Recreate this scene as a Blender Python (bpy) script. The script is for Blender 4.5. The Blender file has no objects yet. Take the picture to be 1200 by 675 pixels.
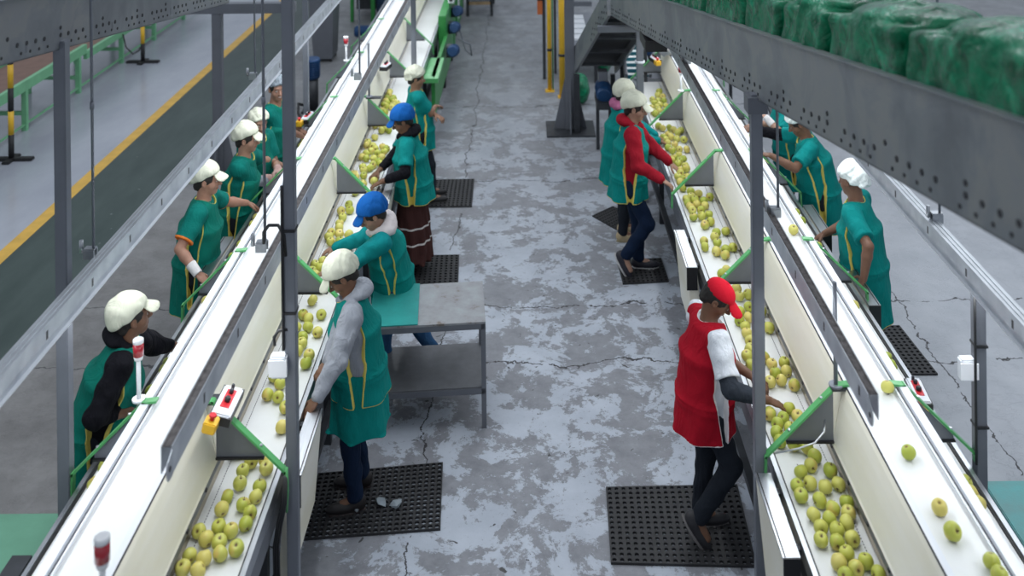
import bpy, bmesh, math, random
import numpy as np
from mathutils import Vector, Matrix
random.seed(7)
SC = bpy.context.scene
COL = SC.collection
PI = math.pi
# ------------------------------------------------------------------ camera model
FPX, HC, VX, VY, RO = 1160.0, 4.8, 615.0, -257.0, 0.011
def uv(x, y):
    u, v = x - VX, y - VY
    return u*math.cos(RO) - v*math.sin(RO), u*math.sin(RO) + v*math.cos(RO)
def at(x, y, z):
    """world point at height z seen at pixel x,y of the 1200x675 frame"""
    u, v = uv(x, y); Y = FPX*(HC - z)/v
    return Vector((u*Y/FPX, Y, z))
def aty(x, y, Y):
    """world point at distance Y seen at pixel x,y"""
    u, v = uv(x, y)
    return Vector((u*Y/FPX, Y, HC - v*Y/FPX))
cam_d = bpy.data.cameras.new('camera'); cam = bpy.data.objects.new('camera', cam_d); COL.objects.link(cam)
cam.location = (0, 0, HC)
cam.rotation_euler = (PI/2, 0, 0)
cam.matrix_world = Matrix.Translation((0, 0, HC)) @ Matrix.Rotation(PI/2, 4, 'X') @ Matrix.Rotation(-RO, 4, 'Z')
cam_d.sensor_width = 36; cam_d.lens = FPX/1200*36
cam_d.shift_x = -(VX - 600)/1200; cam_d.shift_y = (VY - 337.5)/1200
cam_d.clip_start = .05; cam_d.clip_end = 200
cam_d.dof.use_dof = True; cam_d.dof.focus_distance = 7.0; cam_d.dof.aperture_fstop = 1.5
SC.camera = cam

# ------------------------------------------------------------------ materials
def newmat(name):
    m = bpy.data.materials.new(name); m.use_nodes = True
    nt = m.node_tree; b = nt.nodes['Principled BSDF']
    return m, nt, b
def N(nt, t, **kw):
    n = nt.nodes.new(t)
    for k, v in kw.items():
        if k in n.inputs: n.inputs[k].default_value = v
        else: setattr(n, k, v)
    return n
def ramp(nt, stops, fac, interp='LINEAR'):
    r = nt.nodes.new('ShaderNodeValToRGB'); r.color_ramp.interpolation = interp
    e = r.color_ramp.elements
    while len(e) < len(stops): e.new(.5)
    for i, (p, c) in enumerate(stops):
        e[i].position = p; e[i].color = (*c, 1) if len(c) == 3 else c
    nt.links.new(fac, r.inputs['Fac']); return r
def coord(nt, kind='Object'):
    if kind == 'World': return nt.nodes.new('ShaderNodeNewGeometry').outputs['Position']
    return nt.nodes.new('ShaderNodeTexCoord').outputs[kind]
def mat(name, col, rough=.5, metal=0, var=.12, scale=6, bump=0, bscale=60, col2=None, coat=0, spec=.5, trans=0, stretch=None, space='Object'):
    m, nt, b = newmat(name)
    c = coord(nt, space)
    if stretch:
        mp = N(nt, 'ShaderNodeMapping'); mp.inputs['Scale'].default_value = stretch
        nt.links.new(c, mp.inputs['Vector']); c = mp.outputs[0]
    n = N(nt, 'ShaderNodeTexNoise', Scale=scale, Detail=6.0, Roughness=.6); nt.links.new(c, n.inputs['Vector'])
    c2 = col2 or tuple(max(0, x*(1-var*2)) for x in col)
    r = ramp(nt, [(.3, c2), (.7, col)], n.outputs['Fac'])
    nt.links.new(r.outputs['Color'], b.inputs['Base Color'])
    b.inputs['Roughness'].default_value = rough; b.inputs['Metallic'].default_value = metal
    b.inputs['Specular IOR Level'].default_value = spec
    b.inputs['Coat Weight'].default_value = coat
    if trans: b.inputs['Transmission Weight'].default_value = trans
    if bump:
        n2 = N(nt, 'ShaderNodeTexNoise', Scale=bscale, Detail=4.0); nt.links.new(c, n2.inputs['Vector'])
        bp = N(nt, 'ShaderNodeBump', Strength=bump, Distance=.01)
        nt.links.new(n2.outputs['Fac'], bp.inputs['Height']); nt.links.new(bp.outputs[0], b.inputs['Normal'])
    return m
def cloth(name, col, trim=None, w=.007, weave=.25, rough=.85, col2=None, fold=.5):
    """cloth; the mesh attribute 'trim' holds the distance to the piped edge"""
    m, nt, b = newmat(name)
    c = coord(nt)
    n = N(nt, 'ShaderNodeTexNoise', Scale=3.5, Detail=5.0); nt.links.new(c, n.inputs['Vector'])
    base = ramp(nt, [(.3, col2 or tuple(x*.86 for x in col)), (.7, col)], n.outputs['Fac']).outputs['Color']
    if trim:
        a = N(nt, 'ShaderNodeAttribute', attribute_name='trim')
        ab = N(nt, 'ShaderNodeMath', operation='LESS_THAN'); ab.inputs[1].default_value = w
        nt.links.new(a.outputs['Fac'], ab.inputs[0])
        mx = N(nt, 'ShaderNodeMix', data_type='RGBA'); mx.inputs[7].default_value = (*trim, 1)
        nt.links.new(ab.outputs[0], mx.inputs[0]); nt.links.new(base, mx.inputs[6]); base = mx.outputs[2]
    nt.links.new(base, b.inputs['Base Color'])
    b.inputs['Roughness'].default_value = rough; b.inputs['Specular IOR Level'].default_value = .12
    n1 = N(nt, 'ShaderNodeTexNoise', Scale=9.0, Detail=3.0, Distortion=1.2)
    mp = N(nt, 'ShaderNodeMapping'); mp.inputs['Scale'].default_value = (1.4, 1.4, .55)
    nt.links.new(c, mp.inputs['Vector']); nt.links.new(mp.outputs[0], n1.inputs['Vector'])
    n2 = N(nt, 'ShaderNodeTexNoise', Scale=350.0, Detail=2.0); nt.links.new(c, n2.inputs['Vector'])
    b1 = N(nt, 'ShaderNodeBump', Strength=fold, Distance=.04); nt.links.new(n1.outputs['Fac'], b1.inputs['Height'])
    b2 = N(nt, 'ShaderNodeBump', Strength=weave, Distance=.003); nt.links.new(n2.outputs['Fac'], b2.inputs['Height'])
    nt.links.new(b1.outputs[0], b2.inputs['Normal']); nt.links.new(b2.outputs[0], b.inputs['Normal'])
    return m
def vcol(name, rough=.5, spec=.4, sss=0, bump=.1, bs=200):
    m, nt, b = newmat(name)
    a = N(nt, 'ShaderNodeAttribute', attribute_name='tint')
    n = N(nt, 'ShaderNodeTexNoise', Scale=30.0, Detail=4.0); nt.links.new(coord(nt), n.inputs['Vector'])
    r = ramp(nt, [(.3, (.86, .84, .84)), (.7, (1, 1, 1))], n.outputs['Fac'])
    mx = N(nt, 'ShaderNodeMix', data_type='RGBA', blend_type='MULTIPLY'); mx.inputs[0].default_value = 1
    nt.links.new(a.outputs['Color'], mx.inputs[6]); nt.links.new(r.outputs['Color'], mx.inputs[7])
    nt.links.new(mx.outputs[2], b.inputs['Base Color'])
    b.inputs['Roughness'].default_value = rough; b.inputs['Specular IOR Level'].default_value = spec
    n2 = N(nt, 'ShaderNodeTexNoise', Scale=bs, Detail=2.0); nt.links.new(coord(nt), n2.inputs['Vector'])
    bp = N(nt, 'ShaderNodeBump', Strength=bump, Distance=.004)
    nt.links.new(n2.outputs['Fac'], bp.inputs['Height']); nt.links.new(bp.outputs[0], b.inputs['Normal'])
    return m

M = {}
M['belt'] = mat('white_belt', (.76, .77, .77), .42, var=.03, scale=3, col2=(.70, .71, .70))
M['cream'] = mat('cream_plastic', (.84, .82, .75), .38, var=.03, scale=1.2, col2=(.74, .70, .54), stretch=(6, .5, 2), space='World')
M['whitepl'] = mat('white_plastic', (.72, .745, .79), .35, var=.03, scale=3)
M['steel'] = mat('brushed_steel', (.55, .57, .60), .32, 1, var=.08, scale=10, stretch=(8, .6, 8), space='World')
M['steel_guard'] = mat('brown_tinted_steel_guard', (.34, .27, .17), .22, .75, var=.15, scale=5, space='World')  # brown base colour partly paints in the apple reflections on the steel
M['galv'] = mat('galvanised_channel', (.66, .69, .73), .42, .75, var=.1, scale=9)
M['chan_top'] = mat('dusty_channel_top', (.24, .22, .215), .8, .1, var=.2, scale=30, col2=(.09, .08, .08))
M['grey_paint'] = mat('grey_painted_steel', (.15, .16, .185), .45, .2, var=.08, scale=4)
M['lt_paint'] = mat('light_grey_paint', (.21, .225, .26), .4, .3, var=.08, scale=4)
M['dark_steel'] = mat('dark_steel', (.06, .065, .075), .5, .4, var=.2, scale=8)
M['black'] = mat('black_plastic', (.018, .018, .02), .45, var=.2)
M['rubber'] = mat('black_rubber', (.022, .022, .025), .6, var=.25, scale=20, bump=.2, bscale=90)
M['slotdark'] = mat('slot_black', (.03, .03, .035), .7, var=.1)
M['green'] = mat('green_paint', (.10, .42, .14), .35, var=.12, scale=10)
M['green_dk'] = mat('machine_green', (.035, .27, .06), .4, var=.15, scale=6)
M['green_lt'] = mat('pale_green_paint', (.20, .52, .28), .45, var=.1, scale=6)
M['blue_motor'] = mat('motor_blue', (.012, .06, .17), .4, .2, var=.15, scale=8)
M['yellow'] = mat('yellow_paint', (.85, .50, .03), .45, var=.1, scale=6)
M['red'] = mat('red_plastic', (.62, .02, .03), .3, var=.05)
M['white_lens'] = mat('white_lens', (.85, .86, .88), .25, var=.02)
M['red_lens'] = mat('red_lens', (.45, .015, .03), .15, var=.05, coat=.5)
M['brown_belt'] = mat('brown_belt', (.22, .13, .10), .7, var=.1)
M['glove'] = mat('worn_glove', (.55, .55, .54), .9, var=.2, scale=30)
M['wood'] = mat('wood', (.45, .30, .17), .7, var=.2, scale=9)
M['cable'] = mat('black_cable', (.015, .015, .017), .5, var=.1)

def channel_mat():
    m, nt, b = newmat('slotted_channel_web')
    c = coord(nt, 'World'); sp = N(nt, 'ShaderNodeSeparateXYZ'); nt.links.new(c, sp.inputs[0])
    n = N(nt, 'ShaderNodeTexNoise', Scale=7.0, Detail=5.0); nt.links.new(c, n.inputs['Vector'])
    base = ramp(nt, [(.3, (.50, .53, .58)), (.7, (.72, .75, .79))], n.outputs['Fac']).outputs['Color']
    def mth(op, a, bb=None):
        k = N(nt, 'ShaderNodeMath', operation=op)
        for i, q in enumerate((a, bb)):
            if q is None: continue
            if isinstance(q, (int, float)): k.inputs[i].default_value = q
            else: nt.links.new(q, k.inputs[i])
        return k.outputs[0]
    y = mth('FRACT', mth('DIVIDE', sp.outputs['Y'], .52))
    in_y = mth('LESS_THAN', mth('ABSOLUTE', mth('SUBTRACT', y, .5)), .022)
    in_z = mth('LESS_THAN', mth('ABSOLUTE', mth('SUBTRACT', sp.outputs['Z'], 2.06)), .022)
    f = mth('MULTIPLY', in_y, in_z)
    mx = N(nt, 'ShaderNodeMix', data_type='RGBA'); mx.inputs[7].default_value = (.03, .03, .035, 1)
    nt.links.new(f, mx.inputs[0]); nt.links.new(base, mx.inputs[6]); nt.links.new(mx.outputs[2], b.inputs['Base Color'])
    b.inputs['Metallic'].default_value = .5; b.inputs['Roughness'].default_value = .4
    return m
M['web'] = channel_mat()

def floor_mat():
    m, nt, b = newmat('worn_painted_concrete')
    c = coord(nt, 'World')
    def noise(s, d=8, r=.6, dist=0, sc=None):
        v = c
        if sc:
            mp = N(nt, 'ShaderNodeMapping'); mp.inputs['Scale'].default_value = sc; nt.links.new(c, mp.inputs['Vector']); v = mp.outputs[0]
        n = N(nt, 'ShaderNodeTexNoise', Scale=s, Detail=float(d), Roughness=r, Distortion=dist); nt.links.new(v, n.inputs['Vector']); return n.outputs['Fac']
    def mth(op, a, bb=None, cl=False):
        k = N(nt, 'ShaderNodeMath', operation=op); k.use_clamp = cl
        for i, q in enumerate((a, bb)):
            if q is None: continue
            if isinstance(q, (int, float)): k.inputs[i].default_value = q
            else: nt.links.new(q, k.inputs[i])
        return k.outputs[0]
    def mix(f, a, bb, t='MIX'):
        k = N(nt, 'ShaderNodeMix', data_type='RGBA', blend_type=t)
        for i, q in ((0, f), (6, a), (7, bb)):
            if isinstance(q, tuple): k.inputs[i].default_value = (*q, 1)
            elif isinstance(q, float): k.inputs[i].default_value = q
            else: nt.links.new(q, k.inputs[i])
        return k.outputs[2]
    # worn bluish paint over darker concrete
    big = noise(2.1, 12, .76, .3)
    fine = noise(9, 6, .7)
    edge = mth('ADD', mth('MULTIPLY', big, .8), mth('MULTIPLY', fine, .2))
    f1 = ramp(nt, [(.492, (0, 0, 0)), (.512, (1, 1, 1))], edge).outputs['Color']
    paint = ramp(nt, [(.3, (.37, .405, .47)), (.7, (.47, .51, .58))], noise(3, 5)).outputs['Color']
    conc = ramp(nt, [(.3, (.17, .175, .195)), (.72, (.29, .30, .33))], noise(6, 9, .75)).outputs['Color']
    col = mix(f1, conc, paint)
    g = noise(26, 7, .75)
    col = mix(ramp(nt, [(.60, (0, 0, 0)), (.68, (.75, .75, .75))], g).outputs['Color'], col, (.16, .16, .175))
    col = mix(ramp(nt, [(.68, (0, 0, 0)), (.705, (1, 1, 1))], noise(13, 4, .6, .5)).outputs['Color'], col, (.06, .06, .062))
    # greyer, browner and darker concrete outside the middle aisle, where nobody painted it
    sp = N(nt, 'ShaderNodeSeparateXYZ'); nt.links.new(c, sp.inputs[0])
    lf = mth('LESS_THAN', mth('ADD', sp.outputs['X'], mth('MULTIPLY', fine, .4)), -1.75)
    raw = ramp(nt, [(.3, (.135, .13, .13)), (.72, (.26, .255, .255))], noise(2.5, 9, .72)).outputs['Color']
    col = mix(lf, col, raw)
    rt = mth('GREATER_THAN', mth('ADD', sp.outputs['X'], mth('MULTIPLY', fine, .4)), 2.2)
    raw2 = ramp(nt, [(.3, (.36, .38, .42)), (.72, (.45, .47, .51))], noise(2.5, 9, .6)).outputs['Color']
    col = mix(rt, col, mix(ramp(nt, [(.64, (0, 0, 0)), (.69, (.7, .7, .7))], g).outputs['Color'], raw2, (.2, .2, .21)))
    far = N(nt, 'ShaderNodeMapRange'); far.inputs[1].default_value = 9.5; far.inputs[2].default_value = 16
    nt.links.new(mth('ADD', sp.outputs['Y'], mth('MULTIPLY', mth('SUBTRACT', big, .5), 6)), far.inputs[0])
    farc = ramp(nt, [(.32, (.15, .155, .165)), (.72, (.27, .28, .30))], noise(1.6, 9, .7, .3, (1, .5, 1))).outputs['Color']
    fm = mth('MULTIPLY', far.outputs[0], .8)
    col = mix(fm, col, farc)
    # cracks and slab joints
    wob = mth('MULTIPLY', mth('SUBTRACT', noise(1.7, 6, .65), .5), .5)
    wob2 = mth('MULTIPLY', mth('SUBTRACT', noise(2.1, 6, .65, 0, (1.1, 1, 1)), .5), .30)
    cr = None
    for y0 in (8.16, 9.05, 11.9, 14.6):
        d = mth('ABSOLUTE', mth('SUBTRACT', mth('ADD', sp.outputs['Y'], wob), y0))
        k = mth('LESS_THAN', d, .009); cr = k if cr is None else mth('MAXIMUM', cr, k)
    for x0 in (-.78, 3.35):
        d = mth('ABSOLUTE', mth('SUBTRACT', mth('ADD', sp.outputs['X'], wob2), x0))
        cr = mth('MAXIMUM', cr, mth('LESS_THAN', d, .006))
    cr = mth('MULTIPLY', cr, mth('GREATER_THAN', noise(5, 4), .42))
    col = mix(cr, col, (.045, .045, .05))
    nt.links.new(col, b.inputs['Base Color'])
    rr = ramp(nt, [(.3, (.32, .32, .32)), (.7, (.62, .62, .62))], noise(4, 5)).outputs['Color']
    nt.links.new(rr, b.inputs['Roughness']); b.inputs['Specular IOR Level'].default_value = .4
    bp = N(nt, 'ShaderNodeBump', Strength=.35, Distance=.006)
    hh = mth('SUBTRACT', mth('ADD', f1, mth('MULTIPLY', g, .6)), mth('MULTIPLY', cr, 2))
    nt.links.new(hh, bp.inputs['Height']); nt.links.new(bp.outputs[0], b.inputs['Normal'])
    return m
M['floor'] = floor_mat()
def lane_mat():
    m, nt, b = newmat('dark_green_lane_paint')
    c = coord(nt, 'World')
    mp = N(nt, 'ShaderNodeMapping'); mp.inputs['Scale'].default_value = (2.2, .6, 1); nt.links.new(c, mp.inputs['Vector'])
    n = N(nt, 'ShaderNodeTexNoise', Scale=2.0, Detail=8.0, Roughness=.6); nt.links.new(mp.outputs[0], n.inputs['Vector'])
    n2 = N(nt, 'ShaderNodeTexNoise', Scale=5.0, Detail=5.0, Roughness=.55); nt.links.new(c, n2.inputs['Vector'])
    a = ramp(nt, [(.3, (.030, .050, .046)), (.7, (.055, .080, .074))], n.outputs['Fac'])
    k = ramp(nt, [(.70, (0, 0, 0)), (.72, (.8, .8, .8))], n2.outputs['Fac'])
    mx = N(nt, 'ShaderNodeMix', data_type='RGBA'); mx.inputs[7].default_value = (.22, .25, .25, 1)
    nt.links.new(k.outputs['Color'], mx.inputs[0]); nt.links.new(a.outputs['Color'], mx.inputs[6])
    nt.links.new(mx.outputs[2], b.inputs['Base Color']); b.inputs['Roughness'].default_value = .45; b.inputs['Specular IOR Level'].default_value = .3
    return m
M['lane'] = lane_mat()
M['walk'] = mat('blue_grey_floor_paint', (.42, .44, .50), .22, var=.1, scale=1.2, col2=(.30, .32, .38), stretch=(1, .4, 1), space='World')
M['stripe'] = mat('yellow_floor_stripe', (.78, .46, .07), .5, var=.12, scale=5, space='World')
def apple_mat():
    m, nt, b = newmat('yellow_green_apple_skin')
    oi = N(nt, 'ShaderNodeObjectInfo'); c = coord(nt)
    sp = N(nt, 'ShaderNodeSeparateXYZ'); nt.links.new(c, sp.inputs[0])
    r0 = ramp(nt, [(0, (.36, .42, .055)), (.35, (.48, .50, .085)), (.7, (.58, .56, .13)), (1, (.64, .54, .15))], oi.outputs['Random'])
    n = N(nt, 'ShaderNodeTexNoise', Scale=14.0, Detail=3.0); nt.links.new(c, n.inputs['Vector'])
    ad = N(nt, 'ShaderNodeVectorMath', operation='ADD'); nt.links.new(c, ad.inputs[0])
    cmb = N(nt, 'ShaderNodeCombineXYZ'); nt.links.new(oi.outputs['Random'], cmb.inputs[0]); nt.links.new(cmb.outputs[0], ad.inputs[1])
    nt.links.new(ad.outputs[0], n.inputs['Vector'])
    k = ramp(nt, [(.56, (0, 0, 0)), (.74, (.55, .55, .55))], n.outputs['Fac'])
    mx = N(nt, 'ShaderNodeMix', data_type='RGBA'); mx.inputs[7].default_value = (.72, .40, .14, 1)
    nt.links.new(k.outputs['Color'], mx.inputs[0]); nt.links.new(r0.outputs['Color'], mx.inputs[6])
    # russet in the stalk and calyx hollows
    ln = N(nt, 'ShaderNodeVectorMath', operation='LENGTH')
    cm = N(nt, 'ShaderNodeCombineXYZ'); nt.links.new(sp.outputs['X'], cm.inputs[0]); nt.links.new(sp.outputs['Y'], cm.inputs[1]); nt.links.new(cm.outputs[0], ln.inputs[0])
    h = ramp(nt, [(.004*10, (1, 1, 1)), (.011*10, (0, 0, 0))], ln.outputs['Value'])
    ml = N(nt, 'ShaderNodeMath', operation='MULTIPLY'); ml.inputs[1].default_value = 10; nt.links.new(ln.outputs['Value'], ml.inputs[0])
    h = ramp(nt, [(.035, (1, 1, 1)), (.12, (0, 0, 0))], ml.outputs[0])
    mx2 = N(nt, 'ShaderNodeMix', data_type='RGBA'); mx2.inputs[7].default_value = (.16, .085, .03, 1)
    nt.links.new(h.outputs['Color'], mx2.inputs[0]); nt.links.new(mx.outputs[2], mx2.inputs[6])
    nt.links.new(mx2.outputs[2], b.inputs['Base Color'])
    b.inputs['Roughness'].default_value = .33; b.inputs['Specular IOR Level'].default_value = .4
    return m
M['apple'] = apple_mat()
M['stem'] = mat('apple_stalk', (.10, .06, .03), .8)
def table_mat():
    m, nt, b = newmat('stained_sheet_steel')
    c = coord(nt, 'World')
    n = N(nt, 'ShaderNodeTexNoise', Scale=5.0, Detail=9.0, Roughness=.7); nt.links.new(c, n.inputs['Vector'])
    a = ramp(nt, [(.36, (.18, .15, .13)), (.42, (.28, .28, .29)), (.62, (.34, .36, .38)), (.66, (.30, .42, .38)), (.7, (.38, .40, .43))], n.outputs['Fac'])
    nt.links.new(a.outputs['Color'], b.inputs['Base Color']); b.inputs['Metallic'].default_value = .35; b.inputs['Roughness'].default_value = .45
    return m
M['sheet'] = table_mat()
M['teal_sheet'] = mat('teal_board', (.02, .30, .28), .5, var=.12, scale=8, space='World')
M['plat_l'] = mat('pale_green_board', (.16, .40, .27), .6, var=.1, scale=5, col2=(.13, .33, .22), bump=.1, space='World')
M['plat_r'] = mat('worn_teal_board', (.13, .42, .42), .6, var=.2, scale=7, col2=(.17, .33, .33), bump=.1, space='World')
def beam_mat():
    m, nt, b = newmat('scuffed_grey_beam')
    c = coord(nt, 'World')
    n = N(nt, 'ShaderNodeTexNoise', Scale=2.2, Detail=8.0, Roughness=.6, Distortion=.6); nt.links.new(c, n.inputs['Vector'])
    a = ramp(nt, [(.35, (.145, .155, .175)), (.5, (.20, .215, .235)), (.55, (.24, .245, .25)), (.7, (.21, .225, .25))], n.outputs['Fac'])
    nt.links.new(a.outputs['Color'], b.inputs['Base Color']); b.inputs['Metallic'].default_value = .35; b.inputs['Roughness'].default_value = .38
    return m
M['beam'] = beam_mat()
def film_mat():
    m, nt, b = newmat('green_plastic_film')
    c = coord(nt)
    n = N(nt, 'ShaderNodeTexNoise', Scale=8.0, Detail=5.0, Distortion=1.5); nt.links.new(c, n.inputs['Vector'])
    a = ramp(nt, [(.3, (.001, .07, .03)), (.6, (.002, .19, .085)), (.8, (.008, .36, .19))], n.outputs['Fac'])
    nt.links.new(a.outputs['Color'], b.inputs['Base Color']); b.inputs['Roughness'].default_value = .2; b.inputs['Specular IOR Level'].default_value = .35
    n2 = N(nt, 'ShaderNodeTexNoise', Scale=14.0, Detail=4.0, Distortion=2.0); nt.links.new(c, n2.inputs['Vector'])
    bp = N(nt, 'ShaderNodeBump', Strength=.7, Distance=.02); nt.links.new(n2.outputs['Fac'], bp.inputs['Height']); nt.links.new(bp.outputs[0], b.inputs['Normal'])
    return m
M['film'] = film_mat()
M['skin'] = vcol('skin', .5, .4)
M['shoe'] = vcol('shoe_leather', .5, .4)

# ------------------------------------------------------------------ mesh builder
class MB:
    def __init__(s): s.bm = bmesh.new(); s.mi = 0
    def _poly(s, pts):
        vs = [s.bm.verts.new(p) for p in pts]; f = s.bm.faces.new(vs); f.material_index = s.mi; return f
    def hexa(s, c):        # 8 corners: bottom 4 ccw, top 4 ccw
        v = [s.bm.verts.new(p) for p in c]
        for q in ((3,2,1,0),(4,5,6,7),(0,1,5,4),(1,2,6,5),(2,3,7,6),(3,0,4,7)):
            f = s.bm.faces.new([v[i] for i in q]); f.material_index = s.mi
        return s
    def box(s, x0, x1, y0, y1, z0, z1):
        return s.hexa([(x0,y0,z0),(x1,y0,z0),(x1,y1,z0),(x0,y1,z0),(x0,y0,z1),(x1,y0,z1),(x1,y1,z1),(x0,y1,z1)])
    def obox(s, c, ax, ay, az):   # centre and three half-axis vectors
        c, ax, ay, az = map(Vector, (c, ax, ay, az))
        return s.hexa([c-ax-ay-az, c+ax-ay-az, c+ax+ay-az, c-ax+ay-az, c-ax-ay+az, c+ax-ay+az, c+ax+ay+az, c-ax+ay+az])
    def beam(s, a, b, w, h, up=(0,0,1)):   # bar from a to b
        a, b = Vector(a), Vector(b); d = (b-a); L = d.length; d.normalize()
        sd = d.cross(Vector(up)).normalized(); u = sd.cross(d).normalized()
        return s.obox((a+b)/2, sd*w/2, d*L/2, u*h/2)
    def tube(s, pts, r, n=10, cap=True):
        pts = [Vector(p) for p in pts]; rs = r if isinstance(r, (list, tuple)) else [r]*len(pts)
        rings = []; prev = None
        for i, p in enumerate(pts):
            d = (pts[min(i+1, len(pts)-1)] - pts[max(i-1, 0)]).normalized()
            if prev is None:
                ref = Vector((0,0,1)) if abs(d.z) < .9 else Vector((1,0,0)); sd = d.cross(ref).normalized()
            else: sd = (prev - d*prev.dot(d)).normalized()
            prev = sd; u = d.cross(sd)
            rings.append([s.bm.verts.new(p + (sd*math.cos(2*PI*k/n) + u*math.sin(2*PI*k/n))*rs[i]) for k in range(n)])
        for a, b in zip(rings, rings[1:]):
            for k in range(n):
                f = s.bm.faces.new([a[k], a[(k+1)%n], b[(k+1)%n], b[k]]); f.material_index = s.mi; f.smooth = True
        if cap:
            for rg, rev in ((rings[0], True), (rings[-1], False)):
                f = s.bm.faces.new(rg[::-1] if rev else rg); f.material_index = s.mi
        return s
    def prism(s, prof, y0, y1):    # closed (x,z) profile swept along y
        a = [s.bm.verts.new((x, y0, z)) for x, z in prof]; b = [s.bm.verts.new((x, y1, z)) for x, z in prof]
        n = len(prof)
        for k in range(n):
            f = s.bm.faces.new([a[k], a[(k+1)%n], b[(k+1)%n], b[k]]); f.material_index = s.mi
        for rg in (a[::-1], b):
            f = s.bm.faces.new(rg); f.material_index = s.mi
        return s
    def build(s, name, mats, root=None, bevel=0, smooth=False):
        bmesh.ops.recalc_face_normals(s.bm, faces=s.bm.faces[:])
        if bevel:
            bmesh.ops.bevel(s.bm, geom=[e for e in s.bm.edges if e.is_manifold and e.calc_face_angle(0) > .6], offset=bevel, segments=2, affect='EDGES', clamp_overlap=True)
        off = wloc(root) if root else Vector((0,0,0))
        me = bpy.data.meshes.new(name)
        if root:
            for v in s.bm.verts: v.co -= off
        s.bm.to_mesh(me); s.bm.free()
        if smooth:
            for p in me.polygons: p.use_smooth = True
        for m in (mats if isinstance(mats, (list, tuple)) else [mats]): me.materials.append(m)
        o = bpy.data.objects.new(name, me); COL.objects.link(o)
        if root: o.parent = root
        return o
def wloc(o):
    v = Vector((0,0,0))
    while o: v += o.location; o = o.parent
    return v
def tag(o, label=None, cat=None, group=None, kind=None):
    if label: o['label'] = label
    if cat: o['category'] = cat
    if group: o['group'] = group
    if kind: o['kind'] = kind
    return o
def thing(name, label, cat, loc=(0,0,0), group=None):
    o = bpy.data.objects.new(name, None); COL.objects.link(o); o.location = loc; o.empty_display_size = .1
    return tag(o, label, cat, group)
def centred(o):
    """move a top-level mesh's origin to the middle of its base"""
    vs = [v.co for v in o.data.vertices]
    c = Vector(((min(v.x for v in vs)+max(v.x for v in vs))/2, (min(v.y for v in vs)+max(v.y for v in vs))/2, min(v.z for v in vs)))
    for v in o.data.vertices: v.co -= c
    o.location = c; return o
# ------------------------------------------------------------------ implicit surfaces
f32 = np.float32
def V3(*a): return np.array(a, f32)
def nrm(v): v = np.asarray(v, np.float64); return (v/np.linalg.norm(v)).astype(f32)
def cone(p, a, b, ra, rb):
    ab = b-a; t = np.clip(((p-a)@ab)/max(1e-9, float(ab@ab)), 0, 1)
    return np.linalg.norm(p-a-t[:,None]*ab, axis=1) - (ra+(rb-ra)*t)
def ell(p, c, r, R=None):
    q = p-c
    if R is not None: q = q@R
    r = np.asarray(r, f32); k0 = np.linalg.norm(q/r, axis=1); k1 = np.linalg.norm(q/(r*r), axis=1)+1e-9
    return k0*(k0-1)/k1
def econe(p, a, b, wa, wb, side, c=.03):
    """tapered bar with an elliptical section: wa, wb = (half width along side, half depth)"""
    ax = nrm(b-a); sd = nrm(side - ax*float(side@ax)); dp = np.cross(ax, sd).astype(f32)
    L = float(np.linalg.norm(b-a)); q = p-a; z = q@ax; t = np.clip(z/L, 0, 1)
    w = wa[0]+(wb[0]-wa[0])*t; d = wa[1]+(wb[1]-wa[1])*t
    ze = z-t*L; k = np.sqrt(((q@sd)/w)**2+((q@dp)/d)**2+(ze/c)**2)
    g = np.sqrt(((q@sd)/(w*w))**2+((q@dp)/(d*d))**2+(ze/(c*c))**2)+1e-9
    return np.where(k < .3, (k-1)*min(c, wa[0], wa[1], wb[0], wb[1]), k*(k-1)/g)
def smin(a, b, k):
    h = np.clip(.5+.5*(b-a)/k, 0, 1); return b*(1-h)+a*h-k*h*(1-h)
def smax(a, b, k): return -smin(-a, -b, k)
def wav(p, amp, fr, s=0):
    q = p*fr
    a = np.sin(q[:,0]*1.3+1.7*np.sin(q[:,2]*.7+s)+s)+np.sin(q[:,1]*1.1+1.5*np.sin(q[:,0]*.8+2*s)+q[:,2]*.9)+np.sin(q[:,2]*1.2+1.3*np.sin(q[:,1]*.9+s))
    return amp*a/3
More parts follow.
